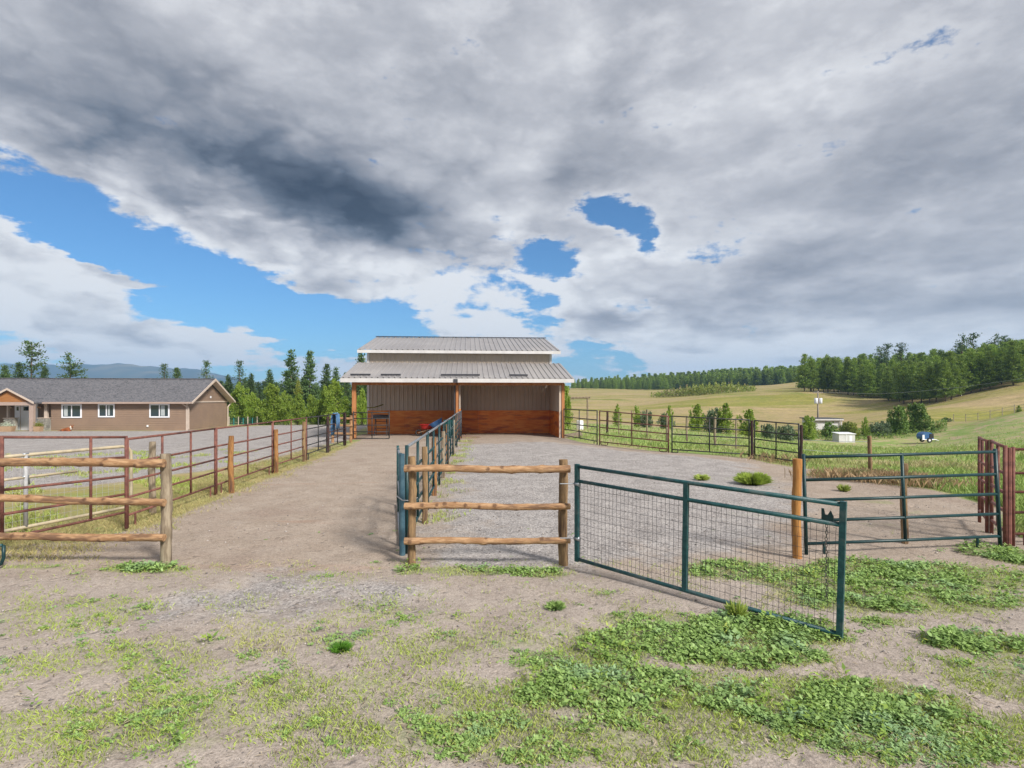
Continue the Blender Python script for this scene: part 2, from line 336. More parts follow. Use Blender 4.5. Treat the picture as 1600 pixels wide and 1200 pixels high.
def glassmat():
    m = bpy.data.materials.new('window_glass'); m.use_nodes = True; b = m.node_tree.nodes['Principled BSDF']
    b.inputs['Base Color'].default_value = (.022, .042, .05, 1); b.inputs['Roughness'].default_value = .04; b.inputs['Specular IOR Level'].default_value = .9
    return m
M['glass'] = glassmat()
def shinglemat():
    m = bpy.data.materials.new('asphalt_shingles'); m.use_nodes = True; t = NT(m.node_tree); b = t.n['Principled BSDF']; b.inputs['Roughness'].default_value = .92
    tc = t.new('ShaderNodeTexCoord').outputs['Object']
    br = t.new('ShaderNodeTexBrick'); 
    mp = t.new('ShaderNodeCombineXYZ'); sp = t.new('ShaderNodeSeparateXYZ'); t.link(tc, sp.inputs[0])
    t.link(sp.outputs[0], mp.inputs[0]); t.link(t.m('MULTIPLY', sp.outputs[2], 2.24), mp.inputs[1]); t.link(mp.outputs[0], br.inputs[0])
    br.inputs['Scale'].default_value = 1; br.inputs['Brick Width'].default_value = .33; br.inputs['Row Height'].default_value = .15; br.inputs['Mortar Size'].default_value = .012
    br.inputs[1].default_value = (.055, .058, .068, 1); br.inputs[2].default_value = (.14, .14, .155, 1); br.inputs[3].default_value = (.035, .035, .04, 1)
    col = t.mix(t.ramp(t.noise(tc, 7, 4, .8), .42, .60), br.outputs[0], (.16, .155, .165))
    t.link(col, b.inputs['Base Color'])
    bp = t.new('ShaderNodeBump'); bp.inputs['Strength'].default_value = .6; bp.inputs['Distance'].default_value = .02; t.link(br.outputs[1], bp.inputs['Height']); bp.invert = True
    t.link(bp.outputs[0], b.inputs['Normal']); return m
M['shingle'] = shinglemat()
L = {}
L['pine'] = leafmat('pine_needles', (.13, .225, .03), (.30, .41, .065), (.23, .31, .05), .6, .35, .3)
L['pined'] = leafmat('dark_conifer_needles', (.05, .10, .032), (.11, .18, .05), (.085, .13, .055), .7, .25, .2)
L['lime'] = leafmat('bright_green_leaves', (.20, .31, .035), (.36, .46, .07), (.15, .26, .03), 1.1, .42, .12)
L['yel'] = leafmat('yellow_green_leaves', (.20, .24, .03), (.28, .28, .04), None, 1, .35)
L['shrub'] = leafmat('shrub_leaves', (.11, .21, .035), (.22, .33, .07), (.22, .30, .06), 1.2, .3)
L['willow'] = leafmat('yellow_green_brush', (.16, .22, .03), (.26, .29, .05), (.27, .20, .13), .12, .3)
L['sage'] = leafmat('grey_green_leaves', (.10, .16, .08), (.19, .25, .13), None, 1, .2)
L['weed'] = leafmat('weed_leaves', (.16, .27, .06), (.33, .47, .15), (.26, .40, .20), 1.3, .15, 0)
L['grass'] = leafmat('grass_blades', (.30, .40, .07), (.46, .54, .14), (.50, .48, .20), .5, .2)
L['dry'] = leafmat('dry_grass_blades', (.52, .43, .20), (.40, .40, .16), (.24, .36, .08), .35, .4)
L['tall'] = leafmat('meadow_grass_blades', (.23, .35, .08), (.38, .48, .15), (.52, .44, .25), .22, .25, .15, (.50, .68))
L['brown'] = leafmat('dead_weeds', (.36, .24, .13), (.46, .34, .20), (.24, .26, .11), 1.5, .2)

# ---------------------------------------------------------------- ground sheet
def sdf(poly, x, y):
    """signed distance, positive inside"""
    p = np.array(poly); d = np.full(x.shape, 1e9); ins = np.zeros(x.shape, bool)
    for i in range(len(p)):
        a, b = p[i-1], p[i]; e = b-a; wx, wy = x-a[0], y-a[1]
        t = np.clip((wx*e[0]+wy*e[1])/(e@e), 0, 1); d = np.minimum(d, (wx-e[0]*t)**2+(wy-e[1]*t)**2)
        c = ((a[1] > y) != (b[1] > y)) & (x < (b[0]-a[0])*(y-a[1])/(b[1]-a[1]+1e-12)+a[0]); ins ^= c
    d = np.sqrt(d); return np.where(ins, d, -d)
PEN = [(-6.9, 7.9), (-6.2, 9.5), (-6.4, 12), (-6.9, 18), (-7.45, 25), (-8.2, 30), (-8.4, 36), (3, 36.5), (2.9, 30), (3.6, 26.6), (4.6, 25.2), (6.5, 22.6), (9.0, 21.0), (10.3, 18.5), (8.6, 16), (10.2, 13.4), (9.6, 10.6), (8.2, 9.2), (7.2, 7.6), (6, 6.6), (2, 6.3), (-7, 6.6)]
RPEN = [(-1.0, 7.0), (-1.2, 8.5), (-1.6, 15), (-2.2, 22), (-2.4, 26), (1.5, 27), (5.5, 22.2), (8.3, 19.4), (7.0, 15), (6.0, 11), (4.2, 8.6), (1.5, 7.0)]
GRV = [(-4.4, 5.9), (-3, 7.0), (-1.2, 6.7), (-.7, 6.2), (-1.0, 5.6), (-2, 5.1), (-3.6, 5.2)]
DRIVE = [(-8.6, 25), (-8.6, 30), (-9.6, 33), (-12, 45), (-12.5, 60), (-26, 62), (-30, 50), (-31, 49.3), (-70, 46), (-70, 12.5), (-16, 11.8), (-10.5, 13.5), (-8.8, 18)]
SOIL = [(-9, -30), (-9, 6.9), (-7.5, 8.2), (9, 9), (12, 8), (12, -30)]
def ss(a, lo, hi): t = np.clip((a-lo)/(hi-lo), 0, 1); return t*t*(3-2*t)
# green patches in the photograph: px, py, half width, half height (pixels), density
PATCH = [(1400, 932, 250, 34, 1), (1250, 905, 120, 26, 1), (1150, 892, 110, 22, 1), (1480, 900, 180, 30, 1), (1565, 866, 70, 22, 1.3), (1350, 890, 130, 24, 1), (1190, 985, 160, 34, 1.3), (1070, 1000, 220, 34, .9),
    (1010, 968, 130, 16, .7), (1160, 1024, 190, 26, 1.1), (1530, 1004, 110, 24, 1.2), (1385, 972, 70, 10, .7), (900, 1000, 140, 40, .55), (740, 892, 120, 9, .9), (840, 895, 70, 9, .9), (900, 1035, 160, 30, .7), (1000, 1080, 300, 50, .9), (1300, 1100, 300, 60, .9), (230, 889, 95, 8, 1.1), (50, 885, 65, 5, .8),
    (600, 965, 180, 26, .4), (530, 935, 100, 14, .25), (430, 1000, 240, 36, .42), (90, 960, 200, 40, .5), (180, 1030, 260, 40, .5), (700, 1010, 200, 40, .5), (640, 893, 30, 8, 1), (560, 905, 200, 10, .2), (950, 925, 60, 8, .4), (1600, 1060, 150, 60, .7),
    (500, 1090, 500, 60, .55), (150, 1140, 400, 60, .6), (900, 1150, 500, 60, .7), (1500, 1150, 400, 60, .7), (1370, 785, 40, 6, .7), (1430, 800, 60, 7, .5), (1175, 750, 60, 10, .5), (1385, 820, 60, 7, .5), (1160, 805, 40, 8, .4)]
PW = []
for px, py, a, b, d in PATCH:
    D = F*CAMZ/(py-HZ); PW.append(((px-800)/F*D, D, a/F*D, D*D/(F*CAMZ)*b, d))
def green(x, y):
    g = np.zeros(np.shape(x))
    for cx, cy, rx, ry, d in PW: g = np.maximum(g, d*ss(1.0-np.sqrt(((x-cx)/rx)**2+((y-cy)/ry)**2), 0, .45))
    return g
def ground():
    rr = np.concatenate([[0], np.exp(np.linspace(math.log(.8), math.log(12), 150)), np.exp(np.linspace(math.log(12), math.log(900), 190))[1:], [1400, 2200, 4000]])
    aa = np.concatenate([np.linspace(-50, 50, 340), np.linspace(50, 310, 60)[1:-1]]); aa = np.radians(aa)
    Rr, A = np.meshgrid(rr, aa, indexing='ij'); x = Rr*np.sin(A); y = Rr*np.cos(A)
    nr, na = x.shape; x = x.ravel(); y = y.ravel(); z = H(x, y)
    z += np.where(Rr.ravel() < 14, 1, 0)*(.006*np.sin(x*5+1.3*np.sin(y*3))+.006*np.sin(y*6.1+np.sin(x*4.3)))+ss(y, 8, 30)*(.02*np.sin(x*1.1+np.sin(y*.7)))*(y < 28)
    far = ss(y, 40, 120); z += far*.25*(np.sin(x*.11+np.sin(y*.05)*2)+np.sin(y*.09+np.sin(x*.06)*2))
    i = np.arange(nr-1)[:, None]; j = np.arange(na)[None]; j2 = (j+1) % na
    f = np.stack([i*na+j, i*na+j2, (i+1)*na+j2, (i+1)*na+j], -1).reshape(-1, 4)[:, ::-1]
    pen = sdf(PEN, x, y); rp = sdf(RPEN, x, y); dr = sdf(DRIVE, x, y); gv = sdf(GRV, x, y); so_ = sdf(SOIL, x, y)
    dirt = np.maximum(ss(pen, -.45, .45), ss(so_, -.5, .5))
    gravel = np.maximum.reduce([ss(rp, -1.3, 1.3), ss(dr, -1.2, 1.2)*.95, ss(gv, -1.0, 1.2)*.78])
    front = 1-ss(y, 6.2, 7.4)
    dryf = np.clip(ss(y, 62, 105)*.85+ss(-x, 4, 6)*.35*(y < 60), 0, 1)
    u = x/np.maximum(y, 1)
    leftstrip = ss(-x, 5.8, 6.4)*ss(-y, -27, -24)*.6
    dryf = np.maximum(dryf, leftstrip)
    me = npmesh('ground', np.stack([x, y, z], 1), f, [groundmat()], cols={'dirt': dirt, 'gravel': gravel, 'green': np.clip(green(x, y), 0, 1)*(y < 25), 'dryf': dryf, 'front': front})
    me.polygons.foreach_set('use_smooth', [True]*len(me.polygons))
    o = bpy.data.objects.new('ground', me); C.objects.link(o); struct(o)
def groundmat():
    m = bpy.data.materials.new('ground_surface'); m.use_nodes = True; t = NT(m.node_tree); b = t.n['Principled BSDF']
    b.inputs['Roughness'].default_value = .95; b.inputs['Specular IOR Level'].default_value = .15
    pos = t.new('ShaderNodeNewGeometry').outputs['Position']
    at = lambda n: t.new('ShaderNodeAttribute', attribute_name=n).outputs['Fac']
    big = t.noise(pos, .35, 5, .6); mid = t.noise(pos, 1.6, 5, .65); fine = t.noise(pos, 14, 4, .7); grit = t.noise(pos, 55, 3, .7)
    # soil and gravel
    tan = t.mix(t.ramp(mid, .3, .7), (.31, .25, .20), (.38, .315, .26))
    tan = t.mix(t.ramp(big, .52, .7), tan, (.30, .235, .19))
    st = t.v('MULTIPLY', pos, (.22, 1.2, 1)); rub = t.ramp(t.noise(st, .8, 4, .6), .60, .72)
    tan = t.mix(t.m('MULTIPLY', rub, .55), tan, (.34, .21, .145))
    soil = t.mix(t.ramp(mid, .3, .7), (.315, .265, .23), (.395, .34, .295))
    tan = t.mix(at('front'), tan, soil)
    grey = t.mix(t.ramp(mid, .35, .65), (.265, .245, .235), (.37, .345, .33))
    vor = t.voro(pos, 42, 'Color'); vs = t.new('ShaderNodeSeparateXYZ'); t.link(vor, vs.inputs[0])
    grey = t.mix(t.ramp(vs.outputs[0], .55, .95, 0, .7), grey, (.52, .48, .45)); grey = t.mix(t.ramp(vs.outputs[1], .7, .95, 0, .7), grey, (.15, .135, .13))
    wg = t.ramp(t.m('ADD', at('gravel'), t.m('MULTIPLY', t.m('SUBTRACT', t.noise(pos, .9, 6, .7), .5), 1.9)), .25, .8)
    bare = t.mix(wg, tan, grey)
    bare = t.mix(1.0, bare, t.cramp(fine, [(.25, (.74, .73, .72)), (.5, (1, 1, 1)), (.75, (1.14, 1.13, 1.12))]), 'MULTIPLY')
    bare = t.mix(1.0, bare, t.cramp(grit, [(.3, (.66, .65, .64)), (.5, (1, 1, 1)), (.7, (1.3, 1.3, 1.3))]), 'MULTIPLY')
    dent = t.voro(t.v('ADD', pos, t.v('MULTIPLY', t.noise(pos, 3, 2, .5, col=True), (.25, .25, 0))), 5.5); dk = t.ramp(dent, .05, .32, .80, 1.0)
    bare = t.mix(t.ramp(t.noise(pos, .7, 3, .6), .42, .6), bare, t.mix(1.0, bare, t.mix(dk, (.0, .0, .0), (1.0, 1.0, 1.0)), 'MULTIPLY'))
    blot = t.ramp(t.noise(pos, 5, 5, .75), .58, .70, 0, .35); bare = t.mix(blot, bare, (.20, .15, .12))
    # grass under the weeds
    gr = t.mix(t.ramp(fine, .35, .65), (.16, .22, .06), (.25, .27, .10))
    wgreen = t.ramp(t.m('ADD', at('green'), t.m('MULTIPLY', t.m('SUBTRACT', t.noise(pos, 3.2, 6, .7), .5), 1.5)), .35, .9, 0, .8)
    bare = t.mix(t.m('MULTIPLY', wgreen, .6), bare, gr)
    # meadow and dry field
    mead = t.mix(t.ramp(t.noise(pos, .22, 5, .65), .4, .6), (.20, .28, .075), (.30, .33, .12))
    mead = t.mix(t.ramp(t.noise(pos, .5, 6, .7), .47, .62), mead, (.40, .31, .20))
    lp = t.v('MULTIPLY', pos, (.012, .055, .055)); ln = t.noise(lp, 1.4, 7, .62, dist=.6)
    dry = t.cramp(ln, [(.30, (.185, .20, .045)), (.42, (.25, .235, .065)), (.50, (.33, .27, .13)), (.60, (.38, .285, .17)), (.74, (.26, .25, .08))])
    dry = t.mix(t.ramp(t.noise(pos, .028, 5, .65), .52, .68), dry, (.17, .205, .04))
    dry = t.mix(1.0, dry, t.cramp(t.noise(pos, 1.1, 6, .75), [(.3, (.72, .74, .68)), (.7, (1.24, 1.22, 1.18))]), 'MULTIPLY')
    dry = t.mix(1.0, dry, t.cramp(t.noise(t.v('MULTIPLY', pos, (.12, .7, .7)), 1.2, 6, .7), [(.35, (.82, .84, .80)), (.65, (1.14, 1.13, 1.1))]), 'MULTIPLY')
    wd = t.ramp(t.m('ADD', at('dryf'), t.m('MULTIPLY', t.m('SUBTRACT', big, .5), .8)), .3, .7)
    veg = t.mix(wd, mead, dry)
    wdirt = t.ramp(t.m('ADD', t.m('MAXIMUM', at('dirt'), t.m('MULTIPLY', at('gravel'), 1.0)), t.m('MULTIPLY', t.m('SUBTRACT', t.noise(pos, 1.3, 6, .7), .5), .9)), .35, .65)
    t.link(t.mix(wdirt, veg, bare), b.inputs['Base Color'])
    bp = t.new('ShaderNodeBump'); bp.inputs['Strength'].default_value = .65; bp.inputs['Distance'].default_value = .03
    t.link(t.m('ADD', t.m('MULTIPLY', fine, .8), t.m('ADD', t.m('MULTIPLY', grit, .35), t.m('ADD', mid, t.m('MULTIPLY', t.ramp(dent, .0, .3), .9)))), bp.inputs['Height']); t.link(bp.outputs[0], b.inputs['Normal'])
    return m
ground()

# distant mountains, blue from the haze volume, some haze tint also put into their colour
def mountains():
    us = np.linspace(-1.5, .6, 260)
    prof = {-1.5: 560, -1.0: 566, -.95: 568, -.88: 571, -.80: 569, -.70: 570, -.60: 575, -.56: 582, -.52: 589, -.48: 596, -.40: 602, -.30: 607, -.2: 610, 0: 613, .6: 614}
    k = sorted(prof); py = np.interp(us, k, [prof[i] for i in k]); Dm = 3000.
    py = py+1.3*np.sin(us*37)+.8*np.sin(us*91+1)+.5*np.sin(us*210)
    V = []; rows = 16
    for j in range(rows+1):
        t = j/rows; D = 2300+(Dm-2300)*t; top = CAMZ-(py-HZ)/F*Dm
        z = -16+(top+16)*(t**.8)+(1-t)*t*24*np.sin(us*21+j*.9)
        V.append(np.stack([us*D, np.full_like(us, D), z], 1))
    for D, zz_ in ((3300, .75), (3700, 0)):
        V.append(np.stack([us*D, np.full_like(us, D), -16+(top+16)*zz_], 1))
    V = np.concatenate(V); n = len(us); r = rows+3
    i = np.arange(r-1)[:, None]; j = np.arange(n-1)[None]
    f = np.stack([i*n+j, i*n+j+1, (i+1)*n+j+1, (i+1)*n+j], -1).reshape(-1, 4)
    m = mat('forested_mountain', (.020, .045, .050), (.035, .062, .060), .95, .004, coord='Object', detail=8, c3=(.17, .15, .10))
    o = bpy.data.objects.new('mountains', npmesh('mountains', V, f, [m])); C.objects.link(o); struct(o)
mountains()

# ---------------------------------------------------------------- barn
BX, BY = -8.49, 29.2
def BF(a, t, z): return Vector((BX+.9969*a-.0785*t, BY+.0785*a+.9969*t, z))
WL = 11.29; T0 = 3.89; TR = 10.04; T1 = 16.2
barn = thing('barn', 'tan steel barn with grey metal roof and two open stalls behind timber posts', 'barn', BF(5.6, 6, 0))
def ribbed(frm, width, length, pitch=.30, hgt=.035, thick=.01):
    """sheet in local (u along width, v along length, n out); frm maps to world"""
    mb = MB(); prof = [(0, 0)]; k = int(round(width/pitch))
    for i in range(k):
        c = (i+.5)*width/k; prof += [(c-.045, 0), (c-.02, hgt), (c+.02, hgt), (c+.045, 0)]
    prof.append((width, 0)); v = []; f = []
    for (u, n) in prof: v += [frm(u, 0, n), frm(u, length, n), frm(u, 0, n-thick), frm(u, length, n-thick)]
    for i in range(len(prof)-1):
        a = i*4; b = a+4; f += [(a, b, b+1, a+1), (a+2, a+3, b+3, b+2), (a, a+2, b+2, b), (a+1, b+1, b+3, a+3)]
    f += [(0, 1, 3, 2)]; e = (len(prof)-1)*4; f += [(e, e+2, e+3, e+1)]
    return mb.add(v, f)
def slope(a0, t0, z0, t1, z1, sgn=1):
    d = Vector((0, t1-t0, z1-z0)); Ln = d.length
    def fr(u, v, n): 
        k = v/Ln; ny = -(z1-z0)/Ln*n*sgn; nz = abs(t1-t0)/Ln*n
        return BF(a0+u, t0+(t1-t0)*k+(-(z1-z0)*(1 if t1 > t0 else -1)/Ln)*n, z0+(z1-z0)*k+nz)
    return fr, Ln
# walls
def siding(a0, a1, t, z0, z1, face=-1, flat=None, name='siding_panel', pitch=.27):
    n = max(1, round((a1-a0)/.81)); wd = (a1-a0)/n
    for i in range(n):
        if flat is None: fr = lambda u, v, k, i=i: BF(a0+i*wd+u, t+face*k, z0+v)
        else: fr = lambda u, v, k, i=i: BF(flat+face*k, a0+i*wd+u, z0+v)
        ribbed(fr, wd-.004, z1-z0, pitch, .028).build(name, M['siding'], barn)
MB().box((0, T0+.02, -.1), (WL, T0+.10, 4.95), BF).build('front_wall', M['siding'], barn)
MB().box((0, T0+.10, -.1), (.08, T1, 4.95), BF).build('side_wall', M['siding'], barn)
MB().box((WL-.08, T0+.10, -.1), (WL, T1, 4.95), BF).build('side_wall', M['siding'], barn)
MB().box((0, T1, -.1), (WL, T1+.08, 4.95), BF).build('back_wall', M['siding'], barn)
for a in (.0, WL-.08):
    zt = 6.45; MB().add([BF(a, T0+.1, 4.95), BF(a, T1, 4.95), BF(a, TR, zt), BF(a+.08, T0+.1, 4.95), BF(a+.08, T1, 4.95), BF(a+.08, TR, zt)], [(0, 1, 2), (5, 4, 3), (0, 3, 4, 1), (1, 4, 5, 2), (2, 5, 3, 0)]).build('gable', M['siding'], barn)
siding(0.16, WL-.02, T0, 1.44, 4.05); siding(.16, WL-.16, T0, 4.36, 4.93)
siding(T0+.2, T1-.1, None, 1.44, 4.9, face=-1, flat=-.002); siding(T0+.2, T1-.1, None, 0, 4.9, face=1, flat=WL+.002)
siding(.08, T0-.03, None, 1.44, 3.1, face=-1, flat=WL-.102)
MB().box((WL-.10, .06, -.05), (WL-.02, T0, 3.08), BF).build('stall_side_wall', M['siding'], barn)
for i in range(2): MB().box((WL-.14, .08+i*1.9, .0), (WL-.104, .08+(i+1)*1.9-.006, 1.44), BF).build('plywood_board', M['ply'], barn)
n = 5; wd = (WL-.1)/n
for i in range(n):
    if i != 2:
        MB().box((.02+i*wd, T0-.045, .02), (.02+(i+1)*wd-.006, T0-.005, 1.44), BF).build('plywood_board', M['ply'], barn)
    else:
        for s in (0, 1): MB().box((.02+i*wd+s*wd/2, T0-.045, .02), (.02+i*wd+(s+1)*wd/2-.006, T0-.005, 1.44), BF).build('plywood_board', M['ply'], barn)
# partition between stalls
MB().box((5.62, .15, .0), (5.70, T0-.05, 1.6), BF).build('stall_partition', M['ply'], barn)
MB().box((5.62, .15, 1.6), (5.70, T0-.05, 3.05), BF).build('stall_partition', M['siding'], barn)
for a, w_ in ((-.02, .14), (WL-.12, .14)):
    MB().box((a, T0-.035, 1.46 if a > 1 else .05), (a+w_, T0+.015, 3.98 if a > 1 else 4.93), BF).build('corner_trim', M['white'], barn)
MB().box((WL-.12, T0-.035, 4.36), (WL+.02, T0+.015, 4.93), BF).build('corner_trim', M['white'], barn)
# posts
def bpost(a, name='post', mt='barnpost', w_=.2, z1=3.02, t=0):
    mb = MB().box((a-w_/2, t-w_/2, -.2), (a+w_/2, t+w_/2, z1), BF); o = mb.build(name, M[mt], barn); return o
bpost(0.02); bpost(5.52, w_=.14); bpost(WL+.05, w_=.16)
MB().box((5.36, -.02, 0), (5.42, .04, 3.35), BF).build('pipe_post', M['dark'], barn)
MB().box((5.34, -.62, 3.02), (5.56, -.54, 3.22), BF).build('floodlight', M['dark'], barn)
MB().box((WL-.16, -.04, -.1), (WL-.04, .04, 3.02), BF).build('wall_end_trim', M['htrim'], barn)
MB().box((-.1, -.07, 2.9), (WL+.1, .07, 3.12), BF).build('beam', M['barnpost'], barn)
# lean-to roof
EZ = 3.27; ET = -.55; LZ = 4.36
OV = .58; A0 = -OV; A1 = WL+OV; n = 14; wd = (A1-A0)/n
for i in range(n):
    fr, Ln = slope(A0+i*wd, ET, EZ, T0-.02, LZ); ribbed(fr, wd-.004, Ln, .28, .038).build('roof_panel', M['roofm'], barn)
MB().box((A0, ET-.03, EZ-.235), (A1, ET+.01, EZ-.02), BF).build('fascia', M['white'], barn)
for a in (A0+.012, A1-.052):
    MB().hexa([BF(a, ET+.012, EZ-.22), BF(a+.04, ET+.012, EZ-.22), BF(a+.04, T0-.06, LZ-.22), BF(a, T0-.06, LZ-.22), BF(a, ET+.012, EZ-.02), BF(a+.04, ET+.012, EZ-.02), BF(a+.04, T0-.06, LZ-.02), BF(a, T0-.06, LZ-.02)]).build('barge_board', M['white'], barn)
MB().hexa([BF(A0+.06, ET+.02, EZ-.16), BF(A1-.06, ET+.02, EZ-.16), BF(A1-.06, T0-.05, LZ-.16), BF(A0+.06, T0-.05, LZ-.16), BF(A0+.06, ET+.02, EZ-.12), BF(A1-.06, ET+.02, EZ-.12), BF(A1-.06, T0-.05, LZ-.12), BF(A0+.06, T0-.05, LZ-.12)]).build('roof_deck', M['barnpost'], barn)
for px0, px1 in ((543, 574), (590, 621), (684, 746), (793, 823)):
    aa0 = (px0-532)/366*(A1-A0)+A0+.05; aa1 = (px1-532)/366*(A1-A0)+A0+.05
    fr, Ln = slope(aa0, ET, EZ, T0-.02, LZ); MB().box((0, .42, .045), (aa1-aa0, .52, .12), fr).build('snow_guard', M['dark'], barn)
# upper roof
UZ = 5.11; UT = T0-.5; RZ = 6.58; A0, A1 = -.5, WL+.5; n = 13; wd = (A1-A0)/n
for i in range(n):
    fr, Ln = slope(A0+i*wd, UT, UZ, TR, RZ); ribbed(fr, wd-.004, Ln, .28, .038).build('roof_panel', M['roofm'], barn)
fr = lambda u, v, k: BF(A0+u, TR+v*.976, RZ-v*.216+k)
ribbed(fr, A1-A0, (T1+.5-TR)/.976, .9, .03).build('rear_roof', M['roofm'], barn)
MB().box((A0, UT-.03, UZ-.2), (A1, UT+.01, UZ-.02), BF).build('fascia', M['white'], barn)
MB().box((A0-.01, TR-.12, RZ+.035), (A1+.01, TR+.12, RZ+.075), BF).build('ridge_cap', M['dark'], barn)
for a in (A0+.012, A1-.052):
    MB().hexa([BF(a, UT+.012, UZ-.2), BF(a+.04, UT+.012, UZ-.2), BF(a+.04, TR, RZ-.2), BF(a, TR, RZ-.2), BF(a, UT+.012, UZ-.02), BF(a+.04, UT+.012, UZ-.02), BF(a+.04, TR, RZ-.02), BF(a, TR, RZ-.02)]).build('barge_board', M['white'], barn)
MB().box((A0+.06, UT+.012, 4.95), (A1-.06, T0-.04, 4.985), BF).build('soffit', M['white'], barn)
# barn floor
struct(MB().hexa([BF(-.3, -.6, -.08), BF(WL+.1, -.6, -.08), BF(WL+.1, T0, -.08), BF(-.3, T0, -.08), BF(-.3, -.6, .004), BF(WL+.1, -.6, .004), BF(WL+.1, T0, .012), BF(-.3, T0, .012)]).build('stall_floor', mat('stall_dirt', (.27, .20, .15), (.20, .15, .115), .95, 1.5, bump=.4, bscale=20)))

# ---------------------------------------------------------------- house
HX, HY, HB = -29.8, 50.0, -.78
def HF(a, t, z): return Vector((HX+.9969*a-.0785*t, HY+.0785*a+.9969*t, z))
def HA(px, t=0):
    u = (px-800)/F; return (u*(HY+.9969*t)-HX+.0785*t)/(.9969-.0785*u)
def HZz(py, a, t=0): return CAMZ-(py-HZ)/F*(HY+.0785*a+.9969*t)
house = thing('ranch_house', 'long single storey brown house with grey shingle roof and covered front entry', 'house', HF(-8, 4, HB))
AL = -22.; EV = 1.76
def lap(a0, a1, fr, z0, z1, name='wall'):
    n = int((z1-z0)/.16); dz = (z1-z0)/n; v = []; f = []
    for i in range(n):
        for q, k in ((i*dz, .03), ((i+1)*dz-.004, .004)): v += [fr(a0, k, z0+q), fr(a1, k, z0+q)]
    v += [fr(a0, 0, z1), fr(a1, 0, z1)]; m = 2*n+1
    b0 = len(v); v += [fr(a0, -.15, z0), fr(a1, -.15, z0), fr(a0, -.15, z1), fr(a1, -.15, z1)]
    for i in range(m-1): f.append((2*i, 2*i+1, 2*i+3, 2*i+2))
    f += [(b0, b0+2, b0+3, b0+1), (0, b0, b0+1, 1), (2*m-2, 2*m-1, b0+3, b0+2)]
    return MB().add(v, f).build(name, M['hsiding'], house)
RC = HA(80)       # right edge of the recessed entry
RL = HA(-42)
lap(RC, 0, lambda a, k, z: HF(a, -k, z), HB, EV+.1)
lap(AL, RL, lambda a, k, z: HF(a, -k, z), HB, EV+.1)
lap(RL, RC, lambda a, k, z: HF(a, 1.1-k, z), HB, EV+.1, 'entry_wall')
lap(0, 1.1, lambda a, k, z: HF(RC-k+.03, a, z), HB, EV+.1, 'entry_side_wall')
lap(0.0, 8.0, lambda a, k, z: HF(k, a, z), HB, EV+.02)
MB().box((AL, 8, HB), (0, 8.1, EV+.1), HF).build('back_wall', M['hsiding'], house)
# gable wall
gp = 3.70
v = []; f = []; n = 12
for i in range(n):
    t = i/n; z = EV+.14+(gp-EV-.14)*t; z2 = EV+.14+(gp-EV-.14)*(i+1)/n; s0 = 4*(1-t); s1 = 4*(1-(i+1)/n)
    o = len(v); v += [HF(.05, 4-s0, z), HF(.05, 4+s0, z), HF(.025, 4+s1, z2), HF(.025, 4-s1, z2)]; f.append((o, o+1, o+2, o+3))
MB().add(v, f).build('gable', M['hsiding'], house)
MB().box((.03, -.1, EV+.02), (.08, 8.1, EV+.14), HF).build('belly_band', M['htrim'], house)
# roof
OVG = .66
def roofpl(t0, z0, t1, z1, a0=AL, a1=OVG, name='roof', th=.12, mt='shingle'):
    return MB().hexa([HF(a0, t0, z0-th), HF(a1, t0, z0-th), HF(a1, t1, z1-th), HF(a0, t1, z1-th), HF(a0, t0, z0), HF(a1, t0, z0), HF(a1, t1, z1), HF(a0, t1, z1)]).build(name, M[mt], house)
RZh = 4.10
roofpl(-.55, EV+.1, 4, RZh); roofpl(4.0, RZh, 8.55, EV+.1, name='rear_roof')
MB().box((AL, 3.85, RZh-.02), (OVG, 4.15, RZh+.05), HF).build('ridge_cap', M['shingle'], house)
MB().box((AL, -.60, EV-.07), (OVG, -.555, EV+.09), HF).build('gutter', M['pinkfascia'], house)
MB().box((AL, -.55, EV-.06), (OVG-.05, -.02, EV-.03), HF).build('soffit', M['htrim'], house)
for t0, t1 in ((-.6, 4), (8.6, 4)):
    MB().hexa([HF(OVG-.0, t0, EV-.08), HF(OVG+.05, t0, EV-.08), HF(OVG+.05, t1, RZh-.2), HF(OVG, t1, RZh-.2), HF(OVG, t0, EV+.11), HF(OVG+.05, t0, EV+.11), HF(OVG+.05, t1, RZh+.03), HF(OVG, t1, RZh+.03)]).build('barge_board', M['htrim'], house)
    MB().hexa([HF(.04, t0, EV-.06), HF(OVG, t0, EV-.06), HF(OVG, t1, RZh-.16), HF(.04, t1, RZh-.16), HF(.04, t0, EV-.03), HF(OVG, t0, EV-.03), HF(OVG, t1, RZh-.13), HF(.04, t1, RZh-.13)]).build('soffit', M['htrim'], house)
MB().box((-.14, -.05, HB), (.05, -.03, EV), HF).build('corner_board', M['htrim'], house)
MB().tube([HF(-.3, -.52, EV-.02), HF(-.1, -.3, EV-.25), HF(.1, -.1, EV-.4), HF(.12, -.07, EV-.6), HF(.12, -.07, HB+.1)], .05).build('downspout', M['htrim'], house)
MB().tube([HF(.3, 8.52, EV-.02), HF(.2, 8.3, EV-.25), HF(.14, 8.0, EV-.5), HF(.14, 8.0, HB)], .06).build('downspout', M['htrim'], house)
MB().tube([HF(.05, 3.4, 2.98), HF(.2, 3.4, 2.95)], .1).build('gable_lamp', M['dark'], house)
MB().box((.05, 4.2, 2.2), (.12, 4.35, 2.4), HF).build('gable_lamp', M['whitev'], house)
MB().box((HA(230), -.1, HB+.35), (HA(232.5), -.035, HB+.52), HF).build('hose_tap', M['whitev'], house)
MB().tube([HF(HA(32), 1.2, 2.5), HF(HA(32), 1.2, 2.85)], .07).build('roof_vent', M['dark'], house)
